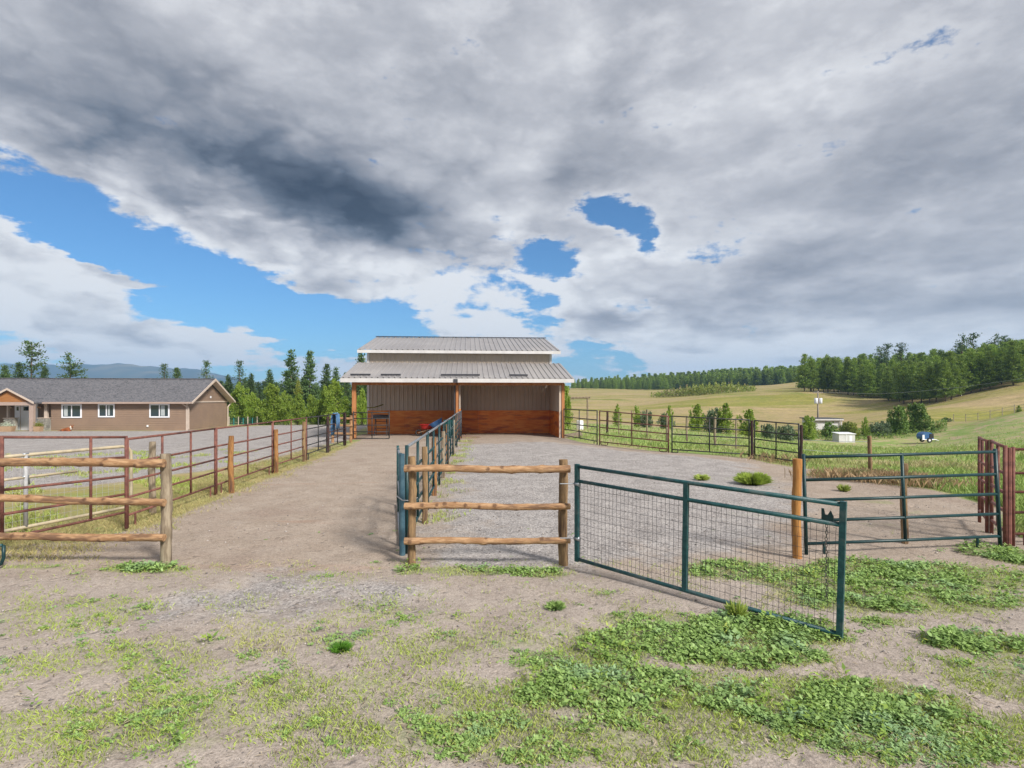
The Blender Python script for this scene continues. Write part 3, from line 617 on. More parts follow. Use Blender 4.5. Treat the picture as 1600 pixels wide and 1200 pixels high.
def hwin(px0, px1, py0, py1, t=0, cur=0):
    a0, a1 = HA(px0, t), HA(px1, t); z1, z0 = HZz(py0, a0, t), HZz(py1, a0, t); fw = .12; y = t-.04
    wdo = MB()
    for b in (((a0, y-.05, z0), (a1, y, z0+fw)), ((a0, y-.05, z1-fw), (a1, y, z1)), ((a0, y-.048, z0+fw), (a0+fw, y, z1-fw)), ((a1-fw, y-.048, z0+fw), (a1, y, z1-fw))): wdo.box(*b, HF)
    W_ = wdo.build('window', M['whitev'], house)
    mid_ = (a0+a1)/2; MB().box((mid_-.04, y-.045, z0+fw), (mid_+.04, y, z1-fw), HF).build('mullion', M['whitev'], W_)
    for k, (q0, q1) in enumerate(((a0+fw, mid_-.04), (mid_+.04, a1-fw))):
        MB().box((q0, y-.02, z0+fw), (q1, y-.005, z1-fw), HF).build('pane', M['glass'], W_)
        if k == cur: MB().box((q0+.08, y-.024, z0+fw+.05), (q1-.3, y-.021, z1-fw-.03), HF).build('curtain', M['curtain'], W_)
hwin(97, 128.5, 631.5, 653); hwin(154, 180, 631, 652, cur=1); hwin(234, 265.5, 631, 652.5, cur=1)
# entry
t = 1.06; d0, d1 = HA(24, t), HA(60, t); zt = HZz(631.5, d0, t)+.03
MB().box((d0, t-.08, HB+.02), (d1, t, zt), HF).build('door_frame', M['whitev'], house)
dw = (d1-d0)
dr = MB().box((d0+dw*.30, t-.12, HB+.04), (d0+dw*.72, t-.081, zt-.08), HF).build('door', M['whitev'], house)
MB().box((d0+dw*.40, t-.125, zt-.62), (d0+dw*.62, t-.12, zt-.26), HF).build('pane', M['glass'], dr)
MB().tube([HF(d0+dw*.69, t-.18, HB+1.0), HF(d0+dw*.69, t-.121, HB+1.0)], .03).build('handle', M['dark'], dr)
for q in (.13, .86): MB().box((d0+dw*q-.09, t-.086, zt-.62), (d0+dw*q+.09, t-.081, zt-.26), HF).build('sidelight', M['glass'], house)
for q in (.25, .76): MB().box((d0+dw*q-.02, t-.10, HB+.04), (d0+dw*q+.02, t-.083, zt-.05), HF).build('door_trim', M['htrim'], house)
for q in (17, 63):
    a = HA(q, t); MB().tube([HF(a-.14, t-.2, 1.32), HF(a, t-.1, 1.40), HF(a+.14, t-.2, 1.32)], .07).build('wall_lamp', M['lampg'], house)
# porch gable and columns
PT = -1.3; pc = HA(15, PT); pr = HA(55, PT); pw = pr-pc; pz = EV+.12; pk = pz+1.16
def pgable():
    for s in (-1, 1):
        MB().hexa([HF(pc+s*(pw+.05), PT-.25, pz-.16), HF(pc+s*(pw+.05), 1.9, pz-.16), HF(pc, 1.9, pk-.12), HF(pc, PT-.25, pk-.12), HF(pc+s*(pw+.05), PT-.25, pz-.04), HF(pc+s*(pw+.05), 1.9, pz-.04), HF(pc, 1.9, pk), HF(pc, PT-.25, pk)]).build('porch_roof', M['shingle'], house)
        MB().hexa([HF(pc+s*(pw+.08), PT-.30, pz-.2), HF(pc+s*(pw+.08), PT-.26, pz-.2), HF(pc, PT-.26, pk-.14), HF(pc, PT-.30, pk-.14), HF(pc+s*(pw+.08), PT-.30, pz-.02), HF(pc+s*(pw+.08), PT-.26, pz-.02), HF(pc, PT-.26, pk+.03), HF(pc, PT-.30, pk+.03)]).build('porch_barge_board', M['htrim'], house)
    MB().add([HF(pc-pw+.1, PT, pz-.02), HF(pc+pw-.1, PT, pz-.02), HF(pc, PT, pk-.13)], [(0, 1, 2)]).add([HF(pc-pw+.1, PT+.05, pz-.02), HF(pc+pw-.1, PT+.05, pz-.02), HF(pc, PT+.05, pk-.13)], [(2, 1, 0)]).build('porch_gable', M['cedar'], house)
    MB().box((pc-pw+.02, PT-.08, pz-.32), (pc+pw-.02, PT+.12, pz-.03), HF).build('porch_beam', M['pinkfascia'], house)
pgable()
a = HA(51, PT); MB().box((a-.17, PT-.17, HB), (a+.17, PT+.10, pz-.325), HF).build('porch_column', M['pinkfascia'], house)
a = 2*pc-a; MB().box((a-.17, PT-.17, HB), (a+.17, PT+.10, pz-.325), HF).build('porch_column', M['pinkfascia'], house)
for px, w_ in ((72.5, .13), (13, .07)):
    a = HA(px, .2); MB().box((a-w_, .1, HB+1.2), (a+w_, .3, pz-.2), HF).build('upper_column', M['htrim'], house)
for p0, p1 in ((61, 80), (8, 24)):
    a0, a1 = HA(p0, .1), HA(p1, .1); wl = MB().box((a0+.02, .02, HB), (a1-.02, .38, HB+1.14), HF).build('half_wall', M['conc'], house)
    for r in range(4):
        x0 = a0-.0; k = 0
        while x0 < a1-.1:
            x1 = min(a1, x0+rnd.uniform(.22, .42)); MB().box((x0+.012, -.03-rnd.uniform(0, .03), HB+.015+r*.28), (x1-.012, .018, HB+.275+r*.28), HF).build('stone', M['stone'], wl); x0 = x1
    MB().box((a0-.08, -.08, HB+1.15), (a1+.05, .45, HB+1.21), HF).build('cap_stone', M['htrim'], house)
struct(MB().box((HA(-45), -1.7, HB-.1), (HA(150), 1.55, HB+.012), HF).build('entry_slab', M['conc']))

def leafcloud(n, sampler, size, flat=0., rs=None, bias=None, aspect=.5):
    """n random diamond leaves (quads)"""
    r = rs or rng; c = sampler(n); d = r.normal(size=(n, 3)); d[:, 2] *= (1-flat); d /= np.linalg.norm(d, axis=1)[:, None]+1e-9
    if bias is not None: d = d*.6+bias(c)*.4; d /= np.linalg.norm(d, axis=1)[:, None]+1e-9
    e = np.cross(d, r.normal(size=(n, 3))); e /= np.linalg.norm(e, axis=1)[:, None]+1e-9
    s = size*r.uniform(.6, 1.4, size=(n, 1)); a = c-d*s*.5; b = c+e*s*aspect*.5; cc = c+d*s*.5; dd = c-e*s*aspect*.5
    v = np.stack([a, b, cc, dd], 1).reshape(-1, 3); f = np.arange(4*n).reshape(-1, 4); return v, f
def joinq(parts):
    vs = []; fs = []; o = 0
    for v, f in parts: vs.append(v); fs.append(f+o); o += len(v)
    return np.concatenate(vs), np.concatenate(fs)
def obj_from(name, me, parent=None, loc=(0, 0, 0)):
    o = bpy.data.objects.new(name, me); C.objects.link(o); o.location = loc
    if parent is not None: o.parent = parent
    return o

# planters, dog
def planter(px, w_, hh, lab, lm, t_=-1.6):
    a = HA(px, t_); th = thing('planter', lab, 'planter', HF(a, t_, HB+.012)); zb = HB+.012
    MB().hexa([HF(a-w_*.42, t_-.2, zb), HF(a+w_*.42, t_-.2, zb), HF(a+w_*.42, t_+.2, zb), HF(a-w_*.42, t_+.2, zb), HF(a-w_*.5, t_-.25, zb+hh), HF(a+w_*.5, t_-.25, zb+hh), HF(a+w_*.5, t_+.25, zb+hh), HF(a-w_*.5, t_+.25, zb+hh)]).build('pot', M['pot'], th)
    v, f = leafcloud(500, lambda n: np.stack([rng.normal(0, w_*.27, n), rng.normal(0, .12, n), hh+np.abs(rng.normal(0, .16, n))], 1), .09)
    obj_from('flowers', npmesh('flowers', v, f, [lm]), th)['kind'] = 'stuff'
planter(10, 1.25, .52, 'long tan planter full of white flowers beside the front door', leafmat('white_petals', (.62, .66, .55), (.35, .42, .30), None, 1, .2))
planter(60, .55, .5, 'small tan pot with yellow green plant right of the porch column', L['yel'])
def dog():
    p = HF(HA(107, -1.0), -1.0, HB+.012); th = thing('dog', 'russet and white dog lying against the brown house wall under the window', 'dog', p)
    sk = [((-.5, 0, .14), .15), ((-.2, 0, .17), .17), ((.12, 0, .2), .16), ((.3, -.03, .33), .10), ((.38, -.08, .47), .11), ((.40, -.2, .44), .055), ((.40, -.27, .42), .035),
          ((.32, -.2, .07), .06), ((.34, -.42, .04), .045), ((-.4, -.22, .08), .07), ((-.2, -.36, .04), .045), ((-.75, .02, .06), .04), ((-.9, -.08, .04), .025), ((.2, -.25, .06), .05), ((.18, -.44, .04), .04)]
    ed = [(0, 1), (1, 2), (2, 3), (3, 4), (4, 5), (5, 6), (2, 7), (7, 8), (0, 9), (9, 10), (0, 11), (11, 12), (2, 13), (13, 14)]
    me = bpy.data.meshes.new('body'); me.from_pydata([s[0] for s in sk], ed, []); o = obj_from('body', me, th)
    m_ = o.modifiers.new('skin', 'SKIN')
    for i, s in enumerate(sk): me.skin_vertices[0].data[i].radius = (s[1], s[1])
    me.skin_vertices[0].data[0].use_root = True
    o.modifiers.new('sub', 'SUBSURF').levels = 2; o.modifiers['sub'].render_levels = 2; me.materials.append(M['dogr'])
    MB().tube([p+Vector((.395, -.235, .50)), p+Vector((.40, -.30, .43)), p+Vector((.36, -.16, .28)), p+Vector((.33, -.17, .16))], [.045, .05, .075, .05], 8).build('white_blaze', M['dogw'], th, smooth=True)
    for s in (-1, 1): MB().tube([p+Vector((.38+s*.07, -.07, .56)), p+Vector((.38+s*.11, -.09, .60)), p+Vector((.38+s*.13, -.12, .50))], [.03, .035, .01], 6).build('ear', M['dogr'], th, smooth=True)
    MB().tube([p+Vector((.40, -.30, .435)), p+Vector((.40, -.325, .43))], .02, 6).build('nose', M['rubber'], th)
dog()

# ---------------------------------------------------------------- pipe panels
def panel(name, label, cat, A, B_, hA, hB, rails, ups, m, r=.022, group=None, ru=None, feet=(), leanA=0, leanB=0, capr=True, stubs=(), mats=None):
    A, B_ = Vector(A), Vector(B_); th = thing(name, label, cat, A, group); d = (B_-A).normalized()
    tA = A+Vector((0, 0, hA))+d*leanA; tB = B_+Vector((0, 0, hB))+d*leanB
    P_ = lambda s, t: (A.lerp(B_, s)).lerp(tA.lerp(tB, s), t)
    for i, t in enumerate(rails):
        MB().tube([P_(0, t), P_(.5, t)+Vector((0, 0, -.004)), P_(1, t)], r).build('rail', mats[i] if mats else m, th, smooth=True)
    for s, t0 in ups:
        MB().tube([P_(s, t0), P_(s, 1)+Vector((0, 0, r if s in (0, 1) else 0))], (ru or r)*(1.15 if s in (0, 1) else 1)).build('upright', m, th, smooth=True)
    for s in stubs:
        p = P_(s, min(rails)); q = Vector((p.x, p.y, h(p.x, p.y)+.0)); MB().tube([p, q], r*.8).build('foot', m, th)
    for s0, s1 in feet:   # U shaped feet under the bottom rail
        p, q = P_(s0, min(rails)), P_(s1, min(rails)); g = min(h(p.x, p.y), h(q.x, q.y))+.015; dd = (q-p)
        MB().tube([p, Vector((p.x, p.y, g+.05)), p+dd*.12+Vector((0, 0, g+.01-p.z)), q-dd*.12+Vector((0, 0, g+.01-q.z)), Vector((q.x, q.y, g+.05)), q], r*.8, 6).build('foot', m, th, smooth=True)
    return th, P_
RT = [.145, .345, .53, .73, 1.0]
def lx(D): return -6.46-(D-9.0)*.0777
def gl(x, y, dz=0): return Vector((x, y, h(x, y)+dz))
# left fence run
bd = [9.12, 12.34, 15.9, 19.2, 22.2, 25.2]; lc = [M['rust'], M['rust'], M['rust'], M['black'], M['rustd']]
ll = ['rusty red pipe fence panel behind the left log fence, nearest of the left run', 'rusty red pipe panel second in the left run, beside the orange stained post', 'dark rusty pipe panel in the middle of the left fence run',
      'black pipe panel of the left run before its last panel', 'farthest panel of the left fence run, next to the blue cloth']
for i in range(5):
    a, b = bd[i]+.03, bd[i+1]-.03
    mid = [(.5, .145)] if i != 0 else [(.33, .145), (.66, .145)]
    panel('pipe_fence', ll[i], 'fence panel', gl(lx(a), a, .01), gl(lx(b), b, .01), 1.5, 1.5, RT, [(0, 0), (1, 0)]+mid, lc[i], .021, 'pipe panels of the left fence', stubs=(.07, .93), mats=[M['rustp'] if (lc[i] is M['rust'] and k == 9) else lc[i] for k in range(5)])
# wooden posts of the left run
def woodpost(px, pb, pt, wpx, label, mt='logz', name='wooden_post', group=None, seed=0, D=None, cap=False, dx=0, kn=True):
    g = G(px, pb) if D is None else GD(px, D); D = g.y; top = CAMZ-(pt-HZ)/F*D; r = wpx/F*D/2
    mb = MB().log(Vector((g.x, g.y, g.z-.25)), Vector((g.x+dx, g.y, top)), r, 12, seed or int(px), kn, taper=.08 if kn else .02)
    o = mb.build(name, M[mt], None, loc=(g.x, g.y, g.z)); autosmooth(o, 50); return tag(o, label, 'post', group)
woodpost(238, 806, 690, 10, 'tan wooden post just behind the left log fence end post', 'logg', group='wooden posts of the left fence', D=10.3)
woodpost(361, 772, 681, 8.5, 'orange brown wooden post beside the double pipe upright, second of the left run', 'brownpost', group='wooden posts of the left fence', D=12.6)
woodpost(431.5, 745, 671, 6.5, 'orange brown wooden post, third of the left fence run', 'brownpost', group='wooden posts of the left fence', D=15.9)
woodpost(475, 724, 659, 6, 'dark brown wooden post where the left fence turns black', 'logz', group='wooden posts of the left fence', D=18.9)
woodpost(512, 707, 651, 4.8, 'rusty red post before the last panel of the left fence', 'rustd', name='steel_post', group='wooden posts of the left fence', D=22.1)
woodpost(538.5, 695, 646, 5.2, 'dark rusty gate post at the far end of the left fence', 'rustd', name='steel_post', group='wooden posts of the left fence', D=25.3)
# open rusty gate toward the camera
A = Wp(197, 800, 8.95); A.z -= 0; B_ = Wp(3, 842, 7.55)
panel('swung_pipe_gate', 'rusty red pipe gate standing open behind the left log fence', 'gate', A, B_, Wp(197, 683, 8.95).z-A.z, Wp(3, 683, 7.55).z-B_.z, [0, .24, .48, .73, 1], [(0, -.22), (1, 0), (.32, 0)], M['rust'], .02, leanA=0)
# cream gate outside
def creamgate():
    A = Wp(-60, 858, 8.0); A.z = .12; B_ = Wp(205, 806, 10.4); zb = .15; th = thing('cream_pipe_gate', 'cream coloured pipe gate with wire mesh lying open outside the left fence', 'gate', B_)
    A = Vector((-8.1, 8.0, .12)); B_ = Vector((B_.x, 10.4, .13)); d = B_-A
    P_ = lambda s, z: A+d*s+Vector((0, 0, z))
    tz = 1.16
    MB().tube([P_(0, tz), P_(.5, tz), P_(.93, tz), P_(.975, tz-.03), P_(.995, tz-.10), P_(1, tz-.2), P_(1, .12), P_(.985, .03), P_(.95, 0), P_(.5, 0), P_(0, 0)], .028).build('frame', M['cream'], th, smooth=True)
    MB().tube([P_(0, tz-.36), P_(.62, tz-.36)], .022).build('rail', M['cream'], th, smooth=True)
    MB().tube([P_(.32, 0), P_(.32, tz)], .03).build('upright', M['galvp'], th, smooth=True)
    for z in (tz, tz-.36): MB().tube([P_(.30, z+.01), P_(.33, z+.02), P_(.335, z-.12)], .024).build('bracket', M['galv'], th, smooth=True)
    mb = MB()
    for k in range(1, 24): mb.tube([P_(k/24, .0), P_(k/24, tz)], .0022, 4, caps=False)
    for k in range(1, 10): mb.tube([P_(0, tz*k/10), P_(1, tz*k/10)], .0022, 4, caps=False)
    o = mb.build('wire_mesh', M['galvp'], th); o['kind'] = 'stuff'
creamgate()
# green panel whose hooped foot shows at the left edge
def hoop():
    A = Vector((-6.56, 7.02, 0)); B_ = Vector((-8.9, 7.3, 0))
    th, P_ = panel('pipe_fence_section', 'green pipe panel at the left frame edge with a bent hoop foot', 'fence panel', A+Vector((-.02, 0, .30)), B_+Vector((0, 0, .3)), .25, 1.2, [0], [(1, -.2)], M['green'], .02)
    MB().tube([A+Vector((0, 0, .30)), A+Vector((0, 0, .14)), A+Vector((-.03, 0, .06)), A+Vector((-.12, 0, .02)), A+Vector((-.5, .04, .015))], .02).build('foot', M['greend'], th, smooth=True)
hoop()

# ---------------------------------------------------------------- log fences
def logfence(label, x0, x1, D, zs0, zs1, posts, rr, nm='log_rail_fence', over=(.0, .0)):
    th = thing(nm, label, 'fence', (x0, D, 0))
    for i, (x, zt, r, mt) in enumerate(posts):
        o = MB().log(Vector((x, D+.12, -.3)), Vector((x-.01, D+.12, zt)), r, 14, 40+i+int(abs(x0)*7), True, taper=.05).build('post', M[mt], th); autosmooth(o, 50)
    for i, (a, b) in enumerate(zip(zs0, zs1)):
        mb = MB().log(Vector((x0, D, a)), Vector((x1, D, b)), rr*(1+.06*(i == 0)), 20, 90+i+int(abs(x0)*5), True, steps=int((x1-x0)/.03), taper=-.06 if i == 0 else .05); o = mb.build('rail', M['logx'], th); knotattr(o, mb); autosmooth(o, 50)
    return th
zf = lambda py, D: CAMZ-(py-HZ)/F*D
D = 7.08
logfence('three rail log fence in the centre, in front of the gravel pen', (632-800)/F*D, (891-800)/F*D, D, [zf(732, D), zf(790, D), zf(845, D)], [zf(733.5, D), zf(792, D), zf(845, D)],
         [((644-800)/F*(D+.1), zf(713, D+.12), .052, 'logz'), ((881-800)/F*(D+.1), zf(718, D+.12), .062, 'logz')], .043)
D = 7.12
logfence('three rail log fence running out of the left side of the picture', (-260-800)/F*D, (257-800)/F*D, D, [zf(718, D), zf(772, D), zf(836, D)], [zf(724, D), zf(785.5, D), zf(840.5, D)],
         [((259-800)/F*(D+.1), zf(709, D+.12), .068, 'logg'), ((-240-800)/F*(D+.1), zf(709, D+.12), .06, 'logz')], .05)

# ---------------------------------------------------------------- green mesh gate, centre right
def meshgate():
    A = Vector((.83, 6.93, .12)); B_ = Vector((2.98, 4.95, .02)); hh = 1.24; th = thing('green_mesh_gate', 'green pipe gate with wire mesh swung open toward the camera with a hanging chain', 'gate', A)
    d = B_-A; P_ = lambda s, z: A+d*s+Vector((.012*s*z/hh*3, 0, z))
    for z, nm in ((hh-.03, 'top_rail'), (hh-.215, 'rail'), (.03, 'bottom_rail')): MB().tube([P_(0, z), P_(.5, z-.005), P_(1, z)], .0225, 12).build(nm, M['green'], th, smooth=True)
    for s, z0, z1 in ((0, 0, hh), (.493, .03, hh-.03), (1, -.01, hh)):
        a, b = P_(s, z0), P_(s, z1); w_ = .026; q = d.normalized()*w_; nrm = Vector((-d.y, d.x, 0)).normalized()*w_*.9
        MB().hexa([a-q-nrm, a+q-nrm, a+q+nrm, a-q+nrm, b-q-nrm, b+q-nrm, b+q+nrm, b-q+nrm]).build('upright', M['green'], th)
    mb = MB(); nv = 56; zt = hh-.215
    for k in range(1, nv):
        s = k/nv
        if abs(s-.493) < .008: continue
        wb = rnd.uniform(-.004, .004); mb.tube([P_(s, .03), P_(s+wb*.5, zt*.5), P_(s, zt)], .0019, 4, caps=False)
    for k in range(1, 11):
        z = .03+(zt-.03)*k/11; mb.tube([P_(i/10, z+rnd.uniform(-.006, .006)) for i in range(11)], .0019, 4, caps=False)
    o = mb.build('wire_mesh', M['dark'], th); o['kind'] = 'stuff'
    for z in (.29, .985):
        MB().tube([P_(-.012, z), P_(.012, z)], .03, 8).build('hinge', M['galv'], th, smooth=True)
        MB().tube([P_(-.012, z), P_(0, z)+Vector((-.22, .02, 0))], .007, 6).build('hinge_bolt', M['galv'], th)
    # latch plate with two teeth and the chain
    a = P_(.965, hh-.20); q = d.normalized(); 
    pts = [(0, 0), (.10, 0), (.10, .05), (.075, .10), (.05, .055), (.03, .055), (.02, .11), (0, .11)]
    mb = MB(); nn = Vector((-q.y, q.x, 0))*.006; v = [a-q*.02+q*(x-.05)+Vector((0, 0, z)) for x, z in pts]; n_ = len(v)
    mb.add([p+nn for p in v]+[p-nn for p in v], [tuple(range(n_)), tuple(range(2*n_-1, n_-1, -1))]+[(i, i+n_, (i+1) % n_+n_, (i+1) % n_) for i in range(n_)]); mb.build('latch_plate', M['greend'], th)
    a = P_(.955, hh-.22); mb = MB(); nl = 24
    for i in range(nl):
        c = a+Vector((.004*math.sin(i*.7), 0, -i*.03)); ax = q if i % 2 else Vector((-q.y, q.x, 0)); ring = [c+ax*.011*math.cos(t)+Vector((0, 0, .02*math.sin(t))) for t in [2*math.pi*k/8 for k in range(9)]]
        mb.tube(ring, .0032, 5, caps=False)
    o = mb.build('chain', M['chain'], th); o['kind'] = 'stuff'
meshgate()
# green pipe gate at the right
A = GD(1260, 7.62); B_ = GD(1563, 8.02)
th, P_ = panel('green_pipe_gate', 'closed dark green five rail pipe gate at the right, in front of the weedy pen', 'gate', A, B_, 1.395, 1.43, [.115, .345, .55, .755, .985], [(0, 0), (1, 0), (.5, .115)], M['greend'], .0225, leanA=-.045, leanB=-.09, stubs=(.88, .09))
o = woodpost(1245, 873, 717, 13.5, 'smooth bright orange wooden post left of the green pipe gate', 'orangepost', kn=False)
woodpost(1413, 862, 724, 10, 'weathered brown post behind the middle of the green pipe gate', 'logz', D=8.25)
woodpost(1361, 748, 681, 6, 'thin leaning reddish brown post in the weeds behind the green gate', 'logz', dx=-.05)
woodpost(1252, 727, 664, 4.5, 'reddish post at the right end of the black pipe fence', 'rustd', name='steel_post', D=19.6)
woodpost(1175, 716, 657, 4.5, 'dark rusty post between the two rightmost black pipe panels', 'rustd', name='steel_post', D=20.9)
# rusty panels by the right gate
p0 = Vector((7.36, 8.12, 0)); p1 = Vector((7.80, 8.85, 0)); p2 = Vector((8.25, 9.6, 0))
panel('rusty_pipe_panel', 'rusty red pipe panel seen nearly edge on beside the green gate post', 'fence panel', p0, p1, 1.47, 1.5, RT, [(0, 0), (1, 0), (.5, .145)], M['rust'], .024, mats=[M['rustp']]*5)
panel('rusty_pipe_panel', 'short rusty red pipe panel running back from the right gate, the farther one', 'fence panel', p1+Vector((-.03, .05, 0)), p2, 1.5, 1.5, RT, [(0, 0), (1, 0), (.6, .145)], M['rust'], .022, mats=[M['rustp']]*5)
panel('rusty_pipe_panel', 'rusty red pipe panel running out of the right side of the picture', 'fence panel', Vector((7.48, 8.12, .0)), Vector((10.5, 8.3, 0)), 1.45, 1.45, [.12, .34, .55, .745, .99], [(0, 0), (1, 0), (.5, .12)], M['rust'], .021, stubs=(.06,))
o = MB().tube([(7.42, 8.13, -.1), (7.42, 8.13, 1.46)], .04, 10).build('steel_post', M['rust'], None, loc=(7.42, 8.13, 0)); tag(o, 'thick rusty steel post between green gate and right rusty panel', 'post')

# right fence run by the pen
def rp(px, D): return GD(px, D)
segs = [(881, 29.9, 933, 25.7, 1.6, 1.6, 'black', 'black pipe panel joined to the right corner of the barn', (.92,), ()),
        (937, 25.5, 1044.5, 22.5, 1.6, 1.5, 'rust', 'rusty red pipe gate panel with hoop feet in the right fence run', (), ((.02, .13), (.88, .98))),
        (1050, 22.3, 1170.5, 21.05, 1.52, 1.47, 'black', 'wide black pipe panel with a hoop foot in the right fence run', (.9,), ((.0, .08),)),
        (1179, 20.9, 1248, 19.8, 1.47, 1.52, 'black', 'black pipe panel at the right end of the pen fence', (), ())]
for a, Da, b, Db, ha, hb, m_, lab, stb, ft in segs:
    panel('pipe_fence', lab, 'fence panel', rp(a, Da), rp(b, Db), ha, hb, [.10, .31, .52, .73, 1.0] if m_ != 'x' else RT, [(0, 0), (1, 0), (.5, .10)], M[m_], .024, 'pipe panels of the right fence', stubs=stb, feet=ft)
# divider run
def dx(D): return -1.56-.058*(D-8.95)
dd = [7.66, 10.7, 13.75, 17.4, 20.7, 24.0, 27.3, 29.6]
names = ['nearest', 'second', 'third', 'fourth', 'fifth', 'sixth', 'farthest']
for i in range(7):
    a, b = dd[i]+.03, dd[i+1]-.03
    panel('pipe_fence', names[i]+' green pipe panel of the middle fence between the two pens', 'fence panel', gl(dx(a), a, .01), gl(dx(b), b, .01), 1.5, 1.5, RT, [(0, 0), (1, 0), (.45, .145)], M['greend'] if i < 5 else M['dark'], .023, 'pipe panels of the middle fence', mats=[M['greend']]*4+[M['galv']])  # pale steel top rail: sky reflection on green pipe put into the colour
woodpost(664, 818, 698, 9, 'charred brown wooden post, nearest one along the middle fence', 'logz', group='wooden posts of the middle fence', seed=5)
woodpost(678.5, 774, 684, 7.8, 'orange brown post second along the middle fence', 'brownpost', group='wooden posts of the middle fence', seed=6)
woodpost(692.5, 747, 674, 6.2, 'grey brown post third along the middle fence', 'logg', group='wooden posts of the middle fence', seed=7)
woodpost(699, 728, 663, 5.2, 'tall yellowish post fourth along the middle fence', 'log', group='wooden posts of the middle fence', seed=8)
woodpost(708.5, 712, 656, 4, 'pale thin post fifth along the middle fence', 'logg', group='wooden posts of the middle fence', seed=9)
o = MB().tube([(-1.535, 7.62, -.1), (-1.545, 7.62, 1.42)], .042, 10).build('steel_post', mat('blue_grey_steel', (.035, .085, .12), (.06, .12, .155), .45, 12), None, loc=(-1.54, 7.62, 0)); tag(o, 'thick green steel post at the near end of the middle fence', 'post')
# edge-on gate at the near end of the divider
A = Vector((-1.66, 8.1, .0)); B_ = Vector((-2.33, 11.1, .03))
panel('green_gate', 'pale green pipe gate seen edge on left of the middle fence', 'gate', A, B_, 1.36, 1.18, [.03, .5, .97], [(0, 0), (1, 0), (.7, .03)], M['green'], .022, mats=[M['galv']]*3)
tag(MB().tube([(-1.60, 7.55, .84), (-1.50, 7.45, .80), (-1.38, 7.42, .80), (-1.30, 7.5, .83)], .008, 6).build('tie_rope', M['galvp'], None, loc=(-1.45, 7.5, .8)), 'pale rope tied round the near post of the middle fence', 'rope')

# ---------------------------------------------------------------- barn yard things
panel('stall_gate', 'black five rail pipe gate open in front of the left barn stall', 'gate', BF(.02, -.2, .05), BF(1.92, -.35, .05), 1.42, 1.42, [0, .25, .5, .75, .97], [(0, 0), (1, 0), (.52, 0)], M['black'], .024)
def tub(th, c, l, w_, hh, m, tilt=0, nm='tub'):
    c = Vector(c); ca, sa = math.cos(tilt), math.sin(tilt)
    def fr(x, y, z): return c+Vector((x*ca+z*sa, y, -x*sa+z*ca))
    mb = MB(); n = 14; rings = [(.62, 0), (.66, .02), (1.0, hh), (1.05, hh), (1.05, hh-.03), (.95, hh-.01), (.60, .04)]
    v = []
    for k, z in rings:
        for i in range(n):
            a = 2*math.pi*i/n; sx_ = abs(math.cos(a))**.6*math.copysign(1, math.cos(a)); sy_ = abs(math.sin(a))**.6*math.copysign(1, math.sin(a)); v.append(fr(sx_*l/2*k, sy_*w_/2*k, z))
    f = []
    for r in range(len(rings)-1):
        for i in range(n): f.append((r*n+i, r*n+(i+1) % n, (r+1)*n+(i+1) % n, (r+1)*n+i))
    f.append(tuple(range(n-1, -1, -1))); f.append(tuple((len(rings)-1)*n+i for i in range(n))); mb.add(v, f); return mb.build(nm, m, th)
def wheelbarrow(px, D, m, label, tilt=0, zup=.42):
    g = GD(px, D); g.z = .01; th = thing('wheelbarrow', label, 'wheelbarrow', g)
    tub(th, g+Vector((0, 0, zup)), .85, .62, .28, m, tilt)
    c = g+Vector((-.48, 0, .2)); ring = [c+Vector((.155*math.cos(a), 0, .155*math.sin(a))) for a in [2*math.pi*k/12 for k in range(13)]]
    MB().tube(ring, .045, 6, caps=False).build('wheel', M['rubber'], th, smooth=True)
    for s in (-1, 1):
        MB().tube([c+Vector((0, s*.08, 0)), g+Vector((.2, s*.24, zup-.02)), g+Vector((.85, s*.28, zup+.14))], .018, 6).build('handle', M['pot'], th)
        MB().tube([g+Vector((.15, s*.22, zup-.02)), g+Vector((.25, s*.24, .01)), g+Vector((.42, s*.24, .01)), g+Vector((.38, s*.24, zup))], .015, 6).build('leg', M['rubber'], th)
wheelbarrow(667, 31.3, M['red'], 'red wheelbarrow parked in front of the left stall boards')
wheelbarrow(684, 31.0, M['blue'], 'blue tipped wheelbarrow between the red one and the green bin', -.5, .62)
g = GD(703, 30.6); g.z = .01; th = thing('feed_bin', 'teal plastic bin behind the middle fence at the barn post', 'bin', g)
tub(th, g, .62, .5, .92, M['teal'], nm='body'); MB().box(tuple(g+Vector((-.33, -.27, .925))), tuple(g+Vector((.33, .27, .97)))).build('lid', M['teal'], th)
o = MB().box((6.0, 2.6, .02), (8.3, 2.75, .06), BF).build('plank', M['logg'], None, loc=BF(7, 2.7, 0)); tag(o, 'long weathered plank lying on the floor of the right stall', 'plank')
# saddle rack left of barn wall
g = BF(1.1, 2.2, .01); th = thing('saddle_rack', 'black metal saddle rack standing behind the stall gate', 'rack', g)
for s in (-.35, .35):
    for q in (-.22, .22): MB().tube([g+Vector((s, q, 0)), g+Vector((s*.9, q*.2, 1.1))], .02, 6).build('leg', M['black'], th)
for z in (.45, .85): MB().tube([g+Vector((-.34, -.1, z)), g+Vector((.34, -.1, z))], .018, 6).build('crossbar', M['black'], th)
MB().tube([g+Vector((-.45, 0, 1.12)), g+Vector((.45, 0, 1.12))], .11, 8).build('seat_roll', M['dark'], th, smooth=True)
o = MB().tube([BF(.05, 3.0, 1.62), BF(.6, 3.1, 1.66), BF(.95, T0-.05, 1.80)], .03, 6).build('hanging_strap', L['yel'], None, loc=BF(.6, 3.2, 1.6)); tag(o, 'yellow green strap tied behind the left barn post', 'strap')
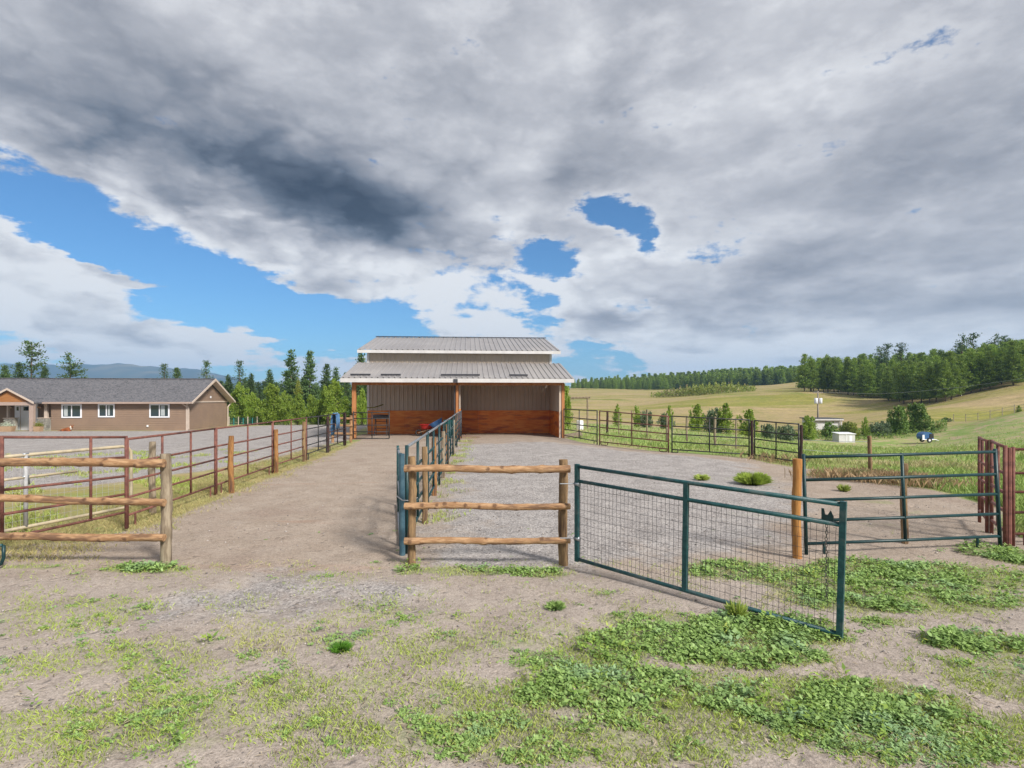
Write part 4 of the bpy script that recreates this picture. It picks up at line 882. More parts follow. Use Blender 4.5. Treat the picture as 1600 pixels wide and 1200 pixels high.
# blue cloth over the left fence
c0 = Vector((lx(23.6)-.05, 23.6, h(lx(23.6), 23.6)+1.5)); mb = MB(); v = []; nn = 9
prof = [(.10, -.62), (.10, -.3), (.08, -.05), (.0, .05), (-.08, -.05), (-.1, -.35), (-.11, -.9)]
for i in range(nn):
    for j, (ax_, az_) in enumerate(prof): v.append(c0+Vector((ax_+.02*math.sin(i*1.9+j), -.3+.6*i/(nn-1)*(1-.35*max(0, -az_)), az_+.03*math.sin(i*2.1))))
f = [(i*7+j, i*7+j+1, (i+1)*7+j+1, (i+1)*7+j) for i in range(nn-1) for j in range(6)]
o = mb.add(v, f).build('blue_cloth', M['glove'], None, loc=c0, smooth=True); o.modifiers.new('thick', 'SOLIDIFY').thickness = .012; tag(o, 'blue and pale cloth draped over the far end of the left fence', 'cloth')
# log rails beside the cloth (small brown timber fence outside)
th = thing('timber_fence', 'short light brown timber fence just outside the far end of the left pipe fence', 'fence', GD(531, 27))
g = GD(531, 27)
for s in (-.35, .55): MB().log(g+Vector((s, 0, -.1)), g+Vector((s, 0, 1.35)), .07, 8, 3).build('post', M['log'], th)
for z in (.45, .85, 1.2): MB().log(g+Vector((-.45, -.08, z)), g+Vector((.65, -.08, z)), .055, 8, 4).build('rail', M['log'], th)
# right of the barn: ramp board, white barrel, timber goal frame
g = GD(896, 30.5); o = MB().hexa([g+Vector((-.55, -.4, .02)), g+Vector((.45, -.4, .02)), g+Vector((.45, .5, .02)), g+Vector((-.55, .5, .02)), g+Vector((-.55, -.4, .08)), g+Vector((.45, -.4, .22)), g+Vector((.45, .5, .3)), g+Vector((-.55, .5, .14))]).build('wooden_pallet', M['logg'], None, loc=g); tag(o, 'weathered wooden board lying on the grass beside the right barn corner', 'board')
g = GD(906, 40); mb = MB(); mb.tube([g, g+Vector((0, 0, .04)), g+Vector((0, 0, .3)), g+Vector((0, 0, .34)), g+Vector((0, 0, .38)), g+Vector((0, 0, .66)), g+Vector((0, 0, .70))], [.24, .26, .26, .275, .26, .26, .24], 14)
tag(mb.build('barrel', M['whitev'], None, loc=g), 'white plastic barrel inside the pasture right of the barn', 'barrel')
th = thing('timber_archway', 'tall weathered timber goal frame in the pasture right of the barn', 'frame', GD(904, 42))
for px in (890.5, 918): g = GD(px, 42); MB().log(g-Vector((0, 0, .1)), Vector((g.x, g.y, CAMZ+.02)), .075, 8, 2).build('post', M['logg'], th)
a = GD(890.5, 42); b = GD(918, 42); MB().log(Vector((a.x-.2, 42, CAMZ-.0)), Vector((b.x+.2, 42, CAMZ+.06)), .085, 8, 6).build('beam', M['logg'], th)
# pasture fence of wooden posts and wire behind the right panels
pp = [(949, 34, 642, 3.6), (967, 33, 641, 1.6), (987, 34, 641, 2), (1011, 33, 640, 2.4), (1042, 30, 646, 3.4), (1073, 29, 650, 3.4), (1117, 28, 651, 4), (1150, 27, 655, 2.5)]
for i, (px, D, pt, w_) in enumerate(pp):
    woodpost(px, 0, pt, w_, 'weathered grey pasture post behind the right pipe fence', 'rustd' if i == 0 else 'logg', name='pasture_post', group='pasture posts behind the right pipe fence', D=D)
for z, wn_ in ((.45, 'lowest'), (.8, 'middle'), (1.1, 'top')):
    pts = [GD(px, D)+Vector((0, 0, z)) for px, D, _, _ in pp]; o = MB().tube(pts, .006, 4).build('fence_wire', M['galv'], None, loc=pts[0]); tag(o, wn_+' thin wire strung along the grey pasture posts', 'wire', 'wires of the pasture fence')

# ---------------------------------------------------------------- utility pole, sheds, farm machine, far fence
def pole():
    g = GD(1278, 100); top = CAMZ-(611-HZ)/F*100; th = thing('utility_pole', 'wooden utility pole with two white transformers standing in the valley', 'utility pole', g)
    MB().tube([g, Vector((g.x, g.y, top))], [.17, .12], 8).build('pole', M['polewood'], th, smooth=True)
    MB().box(tuple(Vector((g.x-.9, g.y-.12, top-.35))), tuple(Vector((g.x+.9, g.y-.02, top-.23)))).build('crossarm', M['polewood'], th)
    for s in (-.42, .42): MB().tube([(g.x+s, g.y-.1, top-2.3), (g.x+s, g.y-.1, top-2.25), (g.x+s, g.y-.1, top-1.35), (g.x+s, g.y-.1, top-1.3)], [.24, .29, .29, .24], 12).build('transformer', M['whitev'], th, smooth=True)
    pts = [Vector((g.x-.8, g.y, top-.15))]
    for t, (px, py, D) in enumerate([(1320, 614, 98), (1370, 615.5, 95), (1430, 612, 90), (1500, 605, 84), (1560, 597, 78), (1700, 575, 66)]): pts.append(Wp(px, py, D))
    tag(MB().tube(pts, .022, 4).build('power_line', M['galv'], None, loc=pts[0]), 'overhead power line sagging from the pole in front of the pine grove', 'power line')
    pts = [Wp(1196, 0, 1)]; 
pole()
g = GD(1297, 96); x0, x1 = -3.1, 2.1; top = CAMZ-(654-HZ)/F*96; th = thing('storage_building', 'pale grey flat roofed building half hidden by shrubs below the utility pole', 'building', g)
MB().box(tuple(g+Vector((x0+.3, 0, -.4))), (g.x+x1-.3, g.y+4, top-.12)).build('wall', M['shed'], th)
MB().box((g.x+x0, g.y-.5, top-.12), (g.x+x1, g.y+4.4, top+.06)).build('roof', M['dark'], th)
MB().box((g.x+x0+.02, g.y-.55, top-.30), (g.x+x1-.02, g.y-.505, top-.06)).build('fascia', M['white'], th)
MB().box((g.x-.9, g.y-.05, g.z-.1), (g.x+.1, g.y-.005, top-.6)).build('door', M['galvp'], th)
MB().box((g.x+x1-.35, g.y-.35, g.z-.3), (g.x+x1-.2, g.y-.2, top-.31)).build('post', M['white'], th)
g = GD(1323.5, 78); top = CAMZ-(677.5-HZ)/F*78; g.z = min(g.z, top-.95); th = thing('pump_house', 'small low white shed with a hatch in the green meadow', 'shed', g)
MB().box((g.x-1.15, g.y, g.z-.1), (g.x+1.15, g.y+1.6, top-.09)).build('wall', M['shed'], th)
MB().hexa([(g.x-1.25, g.y-.12, top-.09), (g.x+1.25, g.y-.12, top-.09), (g.x+1.25, g.y+1.7, top+.05), (g.x-1.25, g.y+1.7, top+.05), (g.x-1.25, g.y-.12, top-.02), (g.x+1.25, g.y-.12, top-.02), (g.x+1.25, g.y+1.7, top+.12), (g.x-1.25, g.y+1.7, top+.12)]).build('roof', M['whitev'], th)
MB().box((g.x+.3, g.y-.03, g.z+.1), (g.x+.7, g.y-.004, top-.3)).build('hatch', M['whitev'], th); MB().box((g.x-.13, g.y-.03, g.z), (g.x-.05, g.y-.004, top-.1)).build('trim', M['whitev'], th)
def machine():
    g = GD(1448, 74); th = thing('farm_machine', 'blue and white towed farm machine with black rear parked in the meadow', 'farm machine', g)
    mb = MB(); n = 12; prof = [(-.85, .45), (-1.0, .8), (-.9, 1.15), (-.6, 1.38), (-.1, 1.42), (.3, 1.3), (.55, .95), (.6, .5)]
    v = [g+Vector((x, y, z)) for y in (-.5, .6) for x, z in prof]; k = len(prof)
    mb.add(v, [tuple(range(k)), tuple(range(2*k-1, k-1, -1))]+[(i, i+k, (i+1) % k+k, (i+1) % k) for i in range(k)]); mb.build('body', M['blue'], th)
    MB().box(tuple(g+Vector((.0, -.56, .62))), tuple(g+Vector((.52, -.505, 1.2)))).build('rear_panel', M['rubber'], th)
    MB().box(tuple(g+Vector((-.98, -.54, .45))), tuple(g+Vector((-.7, -.505, 1.05)))).build('side_shield', M['whitev'], th)
    for s in (-.62, .7):
        c = g+Vector((-.1, s, .33)); ring = [c+Vector((.26*math.cos(a), 0, .26*math.sin(a))) for a in [2*math.pi*q/14 for q in range(15)]]
        W_ = MB().tube(ring, .09, 6, caps=False).build('wheel', M['rubber'], th, smooth=True); MB().tube([c-Vector((0, .06, 0)), c+Vector((0, .06, 0))], .15, 10).build('rim', M['whitev'], W_)
    MB().tube([g+Vector((-.3, -.3, .42)), g+Vector((1.2, 0, .38)), g+Vector((1.7, .05, .2))], .05, 6).build('drawbar', M['whitev'], th)
    MB().tube([g+Vector((.3, .4, .42)), g+Vector((1.2, .05, .38))], .05, 6).build('drawbar', M['whitev'], th)
    MB().tube([g+Vector((1.2, 0, .4)), g+Vector((1.2, 0, .0))], .04, 6).build('jack_stand', M['galv'], th)
    MB().tube([g+Vector((-1.0, -.55, .42)), g+Vector((.9, -.55, .42))], .05, 6).build('chassis_rail', M['whitev'], th)
machine()
pts = []
for i in range(9):
    px = 1490+i*19; D = 92-i*1.6; g = GD(px, D); pts.append(g)
    o = MB().tube([g-Vector((0, 0, .1)), g+Vector((0, 0, 1.3))], .05, 5).build('field_post', M['polewood'], None, loc=g); tag(o, 'thin grey field fence post on the slope at far right', 'post', 'thin field posts at far right')
for z, wn_ in ((.6, 'lower'), (1.1, 'upper')): tag(MB().tube([p+Vector((0, 0, z)) for p in pts], .015, 4).build('field_wire', M['galv'], None, loc=pts[0]), wn_+' thin wire of the field fence on the slope at far right', 'wire', 'wires of the far right field fence')
# electric tape from the orange post across the meadow
for z0 in (0, -.35):
    pts = [Wp(1254, 687, 19.6)+Vector((0, 0, z0)), Wp(1360, 690, 15.3)+Vector((0, 0, z0)), Wp(1440, 697, 30)+Vector((0, 0, z0*.8)), ]
    tag(MB().tube([pts[0], (pts[0]+pts[1])/2-Vector((0, 0, .03)), pts[1]], .006, 4).build('tape_wire', M['whitev'], None, loc=pts[0]), ('upper' if z0 == 0 else 'lower')+' pale fence wire between the reddish end post and the leaning post', 'wire', 'pale wires behind the green pipe gate')
# green garden fence by the house
th = thing('garden_fence', 'low green wire fence with pale posts beside the gable end of the house', 'fence', GD(378, 61))
for i in range(7):
    g = GD(358+i*7.3, 61); MB().tube([g, g+Vector((0, 0, .95 if i % 2 == 0 else .8))], .05, 6).build('post', M['htrim'] if i % 2 == 0 else M['teal'], th)
a = GD(357, 61); b = GD(404, 61)
for z in (.12, .8): MB().tube([a+Vector((0, 0, z)), b+Vector((0, 0, z))], .03, 5).build('rail', M['greend'], th)
mb = MB()
for k in range(46): p = a.lerp(b, k/45); mb.tube([p+Vector((0, 0, .1)), p+Vector((0, 0, .8))], .012, 4, caps=False)
for k in range(9): mb.tube([a+Vector((0, 0, .16+k*.075)), b+Vector((0, 0, .16+k*.075))], .010, 4, caps=False)
o = mb.build('wire_mesh', M['greend'], th); o['kind'] = 'stuff'

# ---------------------------------------------------------------- trees
def conifer_mesh(seed, leaf, H0=10., rad=2.2, base=.14, dens=1., ragged=.3, upsweep=.1, leafsize=.26, one=False, taper=.85, clump=.22):
    q = np.random.default_rng(seed); tr = MB(); tr.tube([(0, 0, -.3), (.05, 0, H0*.35), (-.03, .03, H0*.7), (0, 0, H0*.97)], [H0*.016, H0*.012, H0*.007, .01], 6)
    cs = []; ds = []; z = base*H0
    while z < H0*.985:
        k = (z/H0-base)/(1-base); Lm = rad*((1-k)**taper)*(.55+.45*min(1, k*5+.35)); nb = int(q.integers(4, 7))
        if q.random() < ragged*.5: nb = 2
        for _ in range(nb):
            a = q.uniform(0, 2*math.pi); Lb = Lm*q.uniform(1-ragged, 1.12)+.08; up = upsweep+q.uniform(-.12, .12)+.45*k
            dirv_ = np.array([math.cos(a), math.sin(a), up]); n = max(2, int(Lb/.2*dens)); s = np.linspace(.25, 1, n)**.8
            p = np.outer(s*Lb, dirv_); p[:, 2] += z-.10*Lb*s**2; cs.append(p); ds.append(np.tile(dirv_, (n, 1)))
            if Lb > .8: tr.tube([(0, 0, z), tuple(p[-1]*np.array([.8, .8, 1]))], [.03, .01], 3, caps=False)
        z += H0*.022*q.uniform(.7, 1.5)/(.6+.4*dens)
    c = np.concatenate(cs); dd_ = np.concatenate(ds); m = 5; n = len(c)*m
    cc = np.repeat(c, m, 0)+q.normal(0, clump, (n, 3))*np.array([1, 1, .5]); d = np.repeat(dd_, m, 0)*.8+q.normal(0, .55, (n, 3)); d[:, 2] += .25; d /= np.linalg.norm(d, axis=1)[:, None]
    e = np.cross(d, q.normal(size=(n, 3))); e /= np.linalg.norm(e, axis=1)[:, None]; s = leafsize*q.uniform(.6, 1.5, (n, 1))
    v = np.stack([cc-d*s*.5, cc+e*s*.22, cc+d*s*.6, cc-e*s*.22], 1).reshape(-1, 3); f = np.arange(4*n).reshape(-1, 4)
    return tr, v, f
def mesh_of(mb, name, m, smooth=True):
    me = bpy.data.meshes.new(name); me.materials.append(m); setmesh(me, mb.v, mb.f, None, smooth); return me
def variants(kind, seeds, leaf, **kw):
    out = []
    for s in seeds:
        tr, v, f = conifer_mesh(s, leaf, **kw); out.append((mesh_of(tr, 'trunk', M['bark']), npmesh('crown', v, f, [leaf]), kw.get('H0', 10.)))
    return out
PINE = variants('pine', range(5), L['pine'], rad=2.7, base=.10, dens=1.25, ragged=.35, upsweep=.28, leafsize=.32, taper=.8, clump=.28)
FIR = variants('fir', range(20, 24), L['pined'], rad=2.3, base=.06, dens=1.2, ragged=.35, upsweep=.02, leafsize=.30)
RAG = variants('rag', range(30, 33), L['pined'], rad=2.4, base=.22, dens=.55, ragged=.7, upsweep=.2, leafsize=.30, taper=.5)
THIN = variants('thin', range(40, 42), L['pined'], rad=1.9, base=.1, dens=.7, ragged=.5, upsweep=0, leafsize=.22)
def plant_tree(var, loc, height, label, name='conifer_tree', cat='tree', group=None, width=1.):
    tm, cm, h0 = var; k = height/h0; th = thing(name, label, cat, loc, group); th.rotation_euler = (0, 0, rnd.uniform(0, 6.28)); th.scale = (k*width, k*width, k)
    obj_from('trunk', tm, th); obj_from('crown', cm, th); return th
def deciduous(seed, leaf, height=4.5, w_=1.3, n=5200, ls=.13, conical=.7, limbs=9, top=None, base=.04, open_=.0):
    q = np.random.default_rng(seed); tr = MB(); tr.tube([(0, 0, -.2), (.03, .02, height*.4), (0, 0, height*.9)], [height*.016, height*.01, .01], 6)
    cl = []
    for i in range(120):
        k = base+.03+(.94-base)*q.beta(1.0, 1.25); rmax = w_*(((1-k)**.75)*conical+(1-conical)*math.sqrt(max(0, 1-(2*k-1)**2)))*min(1, .6+k*3); a = q.uniform(0, 6.28); rmax *= .72+.28*math.sin(3*a+seed+k*4)+.12*math.sin(7*a+k*9); rr = rmax*math.sqrt(q.uniform(.15, 1))
        c = np.array([math.cos(a)*rr, math.sin(a)*rr, k*height]); cl.append((c, (.09+.12*(1-k))*w_*q.uniform(.7, 1.35)))
        if i % 9 == 0: cl[-1] = (c*np.array([1.12, 1.12, 1.0])+np.array([0, 0, .09*height]), .07*w_)
        if i < limbs*2: tr.tube([(0, 0, max(.1, c[2]-rr*.9)), tuple(c)], [.02+.004*height, .006], 3, caps=False)
    idx = q.integers(0, len(cl), n); cen = np.array([c for c, _ in cl])[idx]; rad_ = np.array([r for _, r in cl])[idx][:, None]
    d = q.normal(size=(n, 3)); d /= np.linalg.norm(d, axis=1)[:, None]; c = cen+d*rad_*q.uniform(.35, 1.15, (n, 1))*np.array([1, 1, 1.9]); c[:, 2] = np.maximum(c[:, 2], .05)
    v, f = leafcloud(n, lambda n_: c, ls, rs=q, aspect=.65, bias=lambda cc: np.tile([0, 0, 1.3], (len(cc), 1)))
    return mesh_of(tr, 'trunk', M['bark']), npmesh('crown', v, f, [leaf]), height

# behind the house and left of the barn (px, D, top py, variants)
bt = [(8, 80, 570, FIR, 'dark fir at the left edge above the house roof'), (30, 82, 566, FIR, 'short bushy conifer left of the tall ragged pine'), (49, 84, 533, RAG, 'tall ragged open pine above the house roof at left'), (70, 82, 572, FIR, 'small bushy conifer right of the tall ragged pine'),
      (110, 84, 551, RAG, 'open narrow pine standing alone above the house roof'), (257, 86, 566, THIN, 'slender dark conifer above the middle of the house roof'), (277, 88, 573, FIR, 'small fir tip showing above the house roof'), (322, 80, 561, THIN, 'grey green spruce tip behind the house gable'),
      (356, 86, 585, FIR, 'dark conifer directly right of the house gable'), (375, 84, 561, THIN, 'pointed spruce rising behind the bright green maple'), (393, 88, 583, FIR, 'dark conifer behind the first bright green tree'), (421, 92, 577, FIR, 'thin topped conifer between two bright green trees'),
      (455, 82, 546, FIR, 'tall dark conifer left of its equally tall neighbour'), (484, 84, 548, FIR, 'tall dark conifer right of its equally tall neighbour'), (510, 88, 567, FIR, 'medium dark conifer behind the bright poplar'), (525, 90, 573, FIR, 'dark conifer right behind the bright poplar'), (540, 92, 582, FIR, 'dark conifer close to the left barn eave'), (564, 80, 551, FIR, 'conifer tip beside the upper barn roof')]
for px, D, pt, V, lab in bt:
    g = GD(px, D); top = CAMZ-(pt-HZ)/F*D; plant_tree(V[rnd.randrange(len(V))], g, top-g.z, lab, width=.85 if V is FIR else 1)
fl = [(345+i*9.5+rnd.uniform(-3, 3), rnd.uniform(95, 118), rnd.uniform(588, 603)) for i in range(25)]
for px, D, pt in fl:
    g = GD(px, D); plant_tree(FIR[rnd.randrange(4)], g, CAMZ-(pt-HZ)/F*D-g.z, 'dark conifer in the dense belt between house and barn', group='dark conifers of the belt between house and barn', width=1.15)
for px in (560, 572, 587): 
    g = GD(px, 60+rnd.uniform(0, 6)); plant_tree(FIR[rnd.randrange(4)], g, 5.2, 'low dark conifer seen under the left barn eave', group='dark conifers seen under the barn eave', width=1.1)
LM = [deciduous(50+i, L['lime'], 5., 1.6, 11000, .13, .9) for i in range(3)]
LO = [deciduous(60+i, L['lime'], 3.2, 1.15, 7000, .12, .6) for i in range(2)]
gt = [(395, 66, 612, LM[2], 1.1, 'rounded green tree right behind the garden fence'), (446, 66, 611, LM[0], 1.0, 'green tree between the tall cone tree and the yellow tipped one'), (486, 66, 615, LM[1], .95, 'small green tree right of the yellow tipped tree'), (509, 64, 602, LM[1], .95, 'green poplar standing left of the poplar by the barn eave'), (566, 52, 606, LM[2], .7, 'green tree seen between the barn corner post and its wall'),
      (375, 68, 598, LM[0], 1.2, 'broad bright green tree beside the gable end of the house'), (427, 62, 598, LM[1], 1.25, 'bright green cone shaped tree, tallest right of the garden fence'), (410, 64, 625, LO[1], 1.3, 'low bright green bush at the foot of the cone shaped tree'),
      (466, 60, 612, LM[2], 1.05, 'bright green tree with a yellowish tip'), (500, 62, 622, LO[0], 1.1, 'low bright yellow green bush left of the poplar by the barn'), (521, 60, 592, LM[0], 1.1, 'bright yellow green poplar nearest the left barn eave'), (540, 66, 625, LO[1], 1.2, 'bright green bush just left of the barn post')]
for px, D, pt, V, wd_, lab in gt:
    g = GD(px, D); top = CAMZ-(pt-HZ)/F*D; plant_tree(V, g, top-g.z, lab, name='broadleaf_tree', width=wd_*1.18)
g = GD(466, 60); v, f = leafcloud(700, lambda n: np.stack([rng.normal(0, .22, n), rng.normal(0, .22, n), rng.uniform(-.9, 1.0, n)], 1)*np.array([1, 1, 1]), .13)
v[:, :2] *= np.clip(1.2-(v[:, 2:3]+.9)/1.9, .15, 1)
t2 = CAMZ-(604-HZ)/F*60; last = [o for o in C.objects if o.name.startswith('broadleaf_tree') and 'yellowish tip' in o['label']][0]
yo = obj_from('yellow_tip', npmesh('yellow_tip', v, f, [L['yel']]), last); yo['kind'] = 'stuff'; yo.matrix_parent_inverse = last.matrix_basis.inverted(); yo.location = (g.x, g.y, t2)
yo.matrix_parent_inverse.identity(); s_ = last.scale; yo.scale = (1/s_.x, 1/s_.y, 1/s_.z); yo.location = (0, 0, (t2-last.location.z)/s_.z)
g = GD(884, 38); plant_tree(LO[1], g, 3.2, 'green shrub behind the right barn post', name='broadleaf_tree', width=.6)

# pine grove at right: front edge follows the field
front = [(1258, 180), (1300, 178), (1340, 168), (1380, 155), (1420, 143), (1450, 138), (1480, 132), (1520, 130), (1560, 130), (1600, 130), (1680, 128)]
fx = [a for a, _ in front]; fd = [b for _, b in front]
grove = []
for row in range(7):
    nn_ = 30 if row < 3 else 22
    for i in range(nn_):
        px = 1252+(i+rnd.uniform(.1, .9))*(1640-1252)/nn_+(row*4 if row else 0); D = np.interp(px, fx, fd)+row*9+rnd.uniform(-3, 4); grove.append((px, D, row))
for px, D, row in grove:
    g = GD(px, D); hh = np.interp(px, [1250, 1300, 1450, 1650], [11.3, 10.6, 10.2, 9.6])*rnd.uniform(.88, 1.14)+(1.2 if row > 3 else 0)
    plant_tree(PINE[rnd.randrange(5)], g, hh, 'green pine in the dense grove on the right hillside', name='pine_tree', group='pines of the grove on the right hillside', width=rnd.uniform(.82, 1.02))
for px, D, pt in [(1375, 165, 541), (1385, 168, 538), (1408, 172, 536), (1503, 150, 523), (1520, 150, 522), (1555, 152, 522), (1570, 155, 525)]:
    g = GD(px, D); plant_tree(RAG[rnd.randrange(3)], g, CAMZ-(pt-HZ)/F*D-g.z, 'dark ragged pine rising above the grove skyline', name='pine_tree', group='ragged pines above the grove skyline', width=.9)
# far plantation on the left part of the hill
def merged(var, m1, m2):
    tm, cm, h0 = var; a = np.array([v.co[:] for v in tm.vertices]); return None
far_ = []
for row in range(5):
    nn_ = 56
    for i in range(nn_):
        px = 892+(i+rnd.uniform(0, 1))*(1262-892)/nn_; D = np.interp(px, [890, 1000, 1100, 1200, 1260], [400, 395, 375, 345, 320])+row*13+rnd.uniform(-4, 4); far_.append((px, D, row))
tops = lambda px: np.interp(px, [890, 930, 1000, 1100, 1180, 1260], [592, 589, 585, 578, 573, 570])
FARM = []
for s in range(4):
    tr, v, f = conifer_mesh(70+s, L['pine'], H0=10, rad=2.5, base=.04, dens=.7, ragged=.3, upsweep=.2, leafsize=.5, taper=.8, clump=.3); FARM.append(npmesh('far_pine', v, f, [L['pine']]))
for px, D, row in far_:
    g = GD(px, D); top = CAMZ-(tops(px)+rnd.uniform(-1, 3)+(4-row)*1.6-HZ)/F*D; hh = max(5, top-g.z); o = obj_from('far_pine', FARM[rnd.randrange(4)], None, g); o.scale = (hh/10*rnd.uniform(.9, 1.2),)*2+(hh/10,); o.rotation_euler[2] = rnd.uniform(0, 6)
    tag(o, 'small distant pine in the plantation along the left part of the hill crest', 'tree', 'distant pines along the hill crest')
# valley shrubs and saplings
SH = [deciduous(80+i, L['shrub'], 3., 1.25, 6500, .15, .35) for i in range(3)]; SL = [deciduous(90+i, L['lime'], 3., .95, 3000, .13, .6) for i in range(2)]; SG = [deciduous(95+i, L['sage'], 2., 1.6, 3600, .16, .1) for i in range(2)]; SW = [deciduous(98, L['willow'], 2.2, 1.3, 3600, .15, .2)]
sh = [(965, 58, 633, SL[0], .9, 'slender bright green sapling behind the rusty gate panel'), (995, 60, 632, SL[1], .8, 'pointed green sapling left of the grey bushes in the pasture'), (1009, 60, 643, SG[0], 1, 'grey green bush behind the right pipe fence, left one'), (1040, 62, 647, SG[1], 1, 'grey green bush behind the right pipe fence, middle one'),
      (1046, 58, 635, SL[0], .9, 'bright sapling above the joint of rusty and black panels'), (1088, 57, 629, SL[1], 1.2, 'rounded bright green young tree behind the wide black panel, left'), (1086, 70, 656, SW[0], 1, 'low reddish brush below the young tree'), (1117, 58, 641, SG[0], .8, 'dull green bush left of the biggest young tree'),
      (1134, 57, 632, SL[0], 1.5, 'broad bright green young tree behind the wide black panel, right'), (1169, 57, 637, SL[1], 1.5, 'young green tree above the dark rusty post'), (1200, 66, 664, SG[1], 1, 'low grey brush behind the end panel, left'), (1228, 68, 666, SG[0], 1, 'low grey brush behind the end panel, right'),
      (1262, 80, 648, LO[0], 1.3, 'bright yellow green shrub left of the utility pole'), (1296, 84, 660, SH[0], 1.3, 'green shrub in front of the pale grey building'), (1328, 84, 659, SW[0], 1.2, 'yellowish shrub right of the pale grey building'), (1352, 84, 650, SL[1], .8, 'slim yellow green sapling between shrubs in the valley'),
      (1376, 84, 660, SG[0], 1.9, 'dark grey green rounded bush left of the big valley tree'), (1318, 90, 664, SH[1], 1.0, 'low shrub behind the white pump shed'), (1404, 84, 634, SH[1], 1.0, 'left tree of the leafy pair beside the farm machine'), (1434, 84, 630, SH[2], 1.15, 'right tree of the leafy pair beside the farm machine'),
      (1458, 82, 665, SH[0], .7, 'dark pointed shrub behind the farm machine'), (1478, 92, 664, SG[1], 1.0, 'small dark isolated bush on the field slope'), (1468, 84, 675, SW[0], 1.0, 'low yellow green brush right of the farm machine'), (1592, 88, 633, SL[1], 1.3, 'pale green shrub at the right edge on the slope'), (1415, 86, 655, SH[0], 1.3, 'leafy undergrowth between the pair of valley trees')]
for px, D, pt, V, wd_, lab in sh:
    g = GD(px, D); top = CAMZ-(pt-HZ)/F*D; hh = max(.7, top-g.z); plant_tree(V, g, hh, lab, name='shrub', cat='shrub', width=wd_*(1.0 if hh > 2 else min(2., 1.7/hh)*.8))
# yellow green brush on the hill
n = 9000; px = rng.normal(0, 1, n); px = np.where(rng.random(n) < .5, 1085+rng.normal(0, 30, n), 1100+rng.uniform(-75, 80, n)); px = np.clip(px, 1018, 1182); D = rng.uniform(225, 262, n); x = (px-800)/F*D; hz = H(x, D)
hmax = np.interp(px, [1018, 1040, 1080, 1140, 1182], [1.5, 3.2, 5.2, 5.6, 2.0])*.7; c = np.stack([x, D, hz+hmax*rng.uniform(0, 1, n)**.7*(1+.4*np.sin(px*.35)*np.sin(px*.9))], 1)
v, f = leafcloud(n, lambda q: c, .8, aspect=.5); o = obj_from('hillside_brush', npmesh('hillside_brush', v, f, [L['willow']])); stuff(o, 'yellow green and reddish brush patch on the hillside below the plantation', 'brush')
# low valley vegetation
n = 9000; px = rng.uniform(1180, 1480, n); D = rng.uniform(80, 92, n); x = (px-800)/F*D; k = np.abs(np.sin(px*.09)+np.sin(px*.031+1)); c = np.stack([x, D, H(x, D)+rng.uniform(0, 1, n)*(.25+.45*k)], 1)
v, f = leafcloud(n, lambda q: c, .22); o = obj_from('valley_undergrowth', npmesh('valley_undergrowth', v, f, [L['shrub']])); stuff(o, 'low green undergrowth along the valley bottom', 'undergrowth')

# ---------------------------------------------------------------- grass, weeds, stones
def blades(x, y, hgt, wd_, leaf, name, label, cat, lean=.5, seed=1, z=None):
    q = np.random.default_rng(seed); n = len(x); z = H(x, y) if z is None else z; a = q.uniform(0, 6.28, n); ln = q.uniform(.1, 1, n)*lean*hgt; b = np.stack([x, y, z-.005], 1)
    sx_ = np.stack([np.cos(a)*wd_, np.sin(a)*wd_, 0*a], 1); tdir = q.uniform(0, 6.28, n); t = b+np.stack([np.cos(tdir)*ln, np.sin(tdir)*ln, hgt], 1)
    m = b+np.stack([np.cos(tdir)*ln*.3, np.sin(tdir)*ln*.3, hgt*.6], 1)
    v = np.stack([b-sx_, b+sx_, m+sx_*.7, t, ], 1).reshape(-1, 3); f = np.arange(4*n).reshape(-1, 4)
    o = obj_from(name, npmesh(name, v, f, [leaf])); stuff(o, label, cat); return o
noise2 = lambda x, y, s, p=0: (np.sin(x*s+1.7*np.sin(y*s*.8+p))+np.sin(y*s*1.1+1.9*np.sin(x*s*.7+p*2))+np.sin((x+y)*s*2.3+p)*.6+np.sin((x-y)*s*3.7+p*3)*.5)/3.1
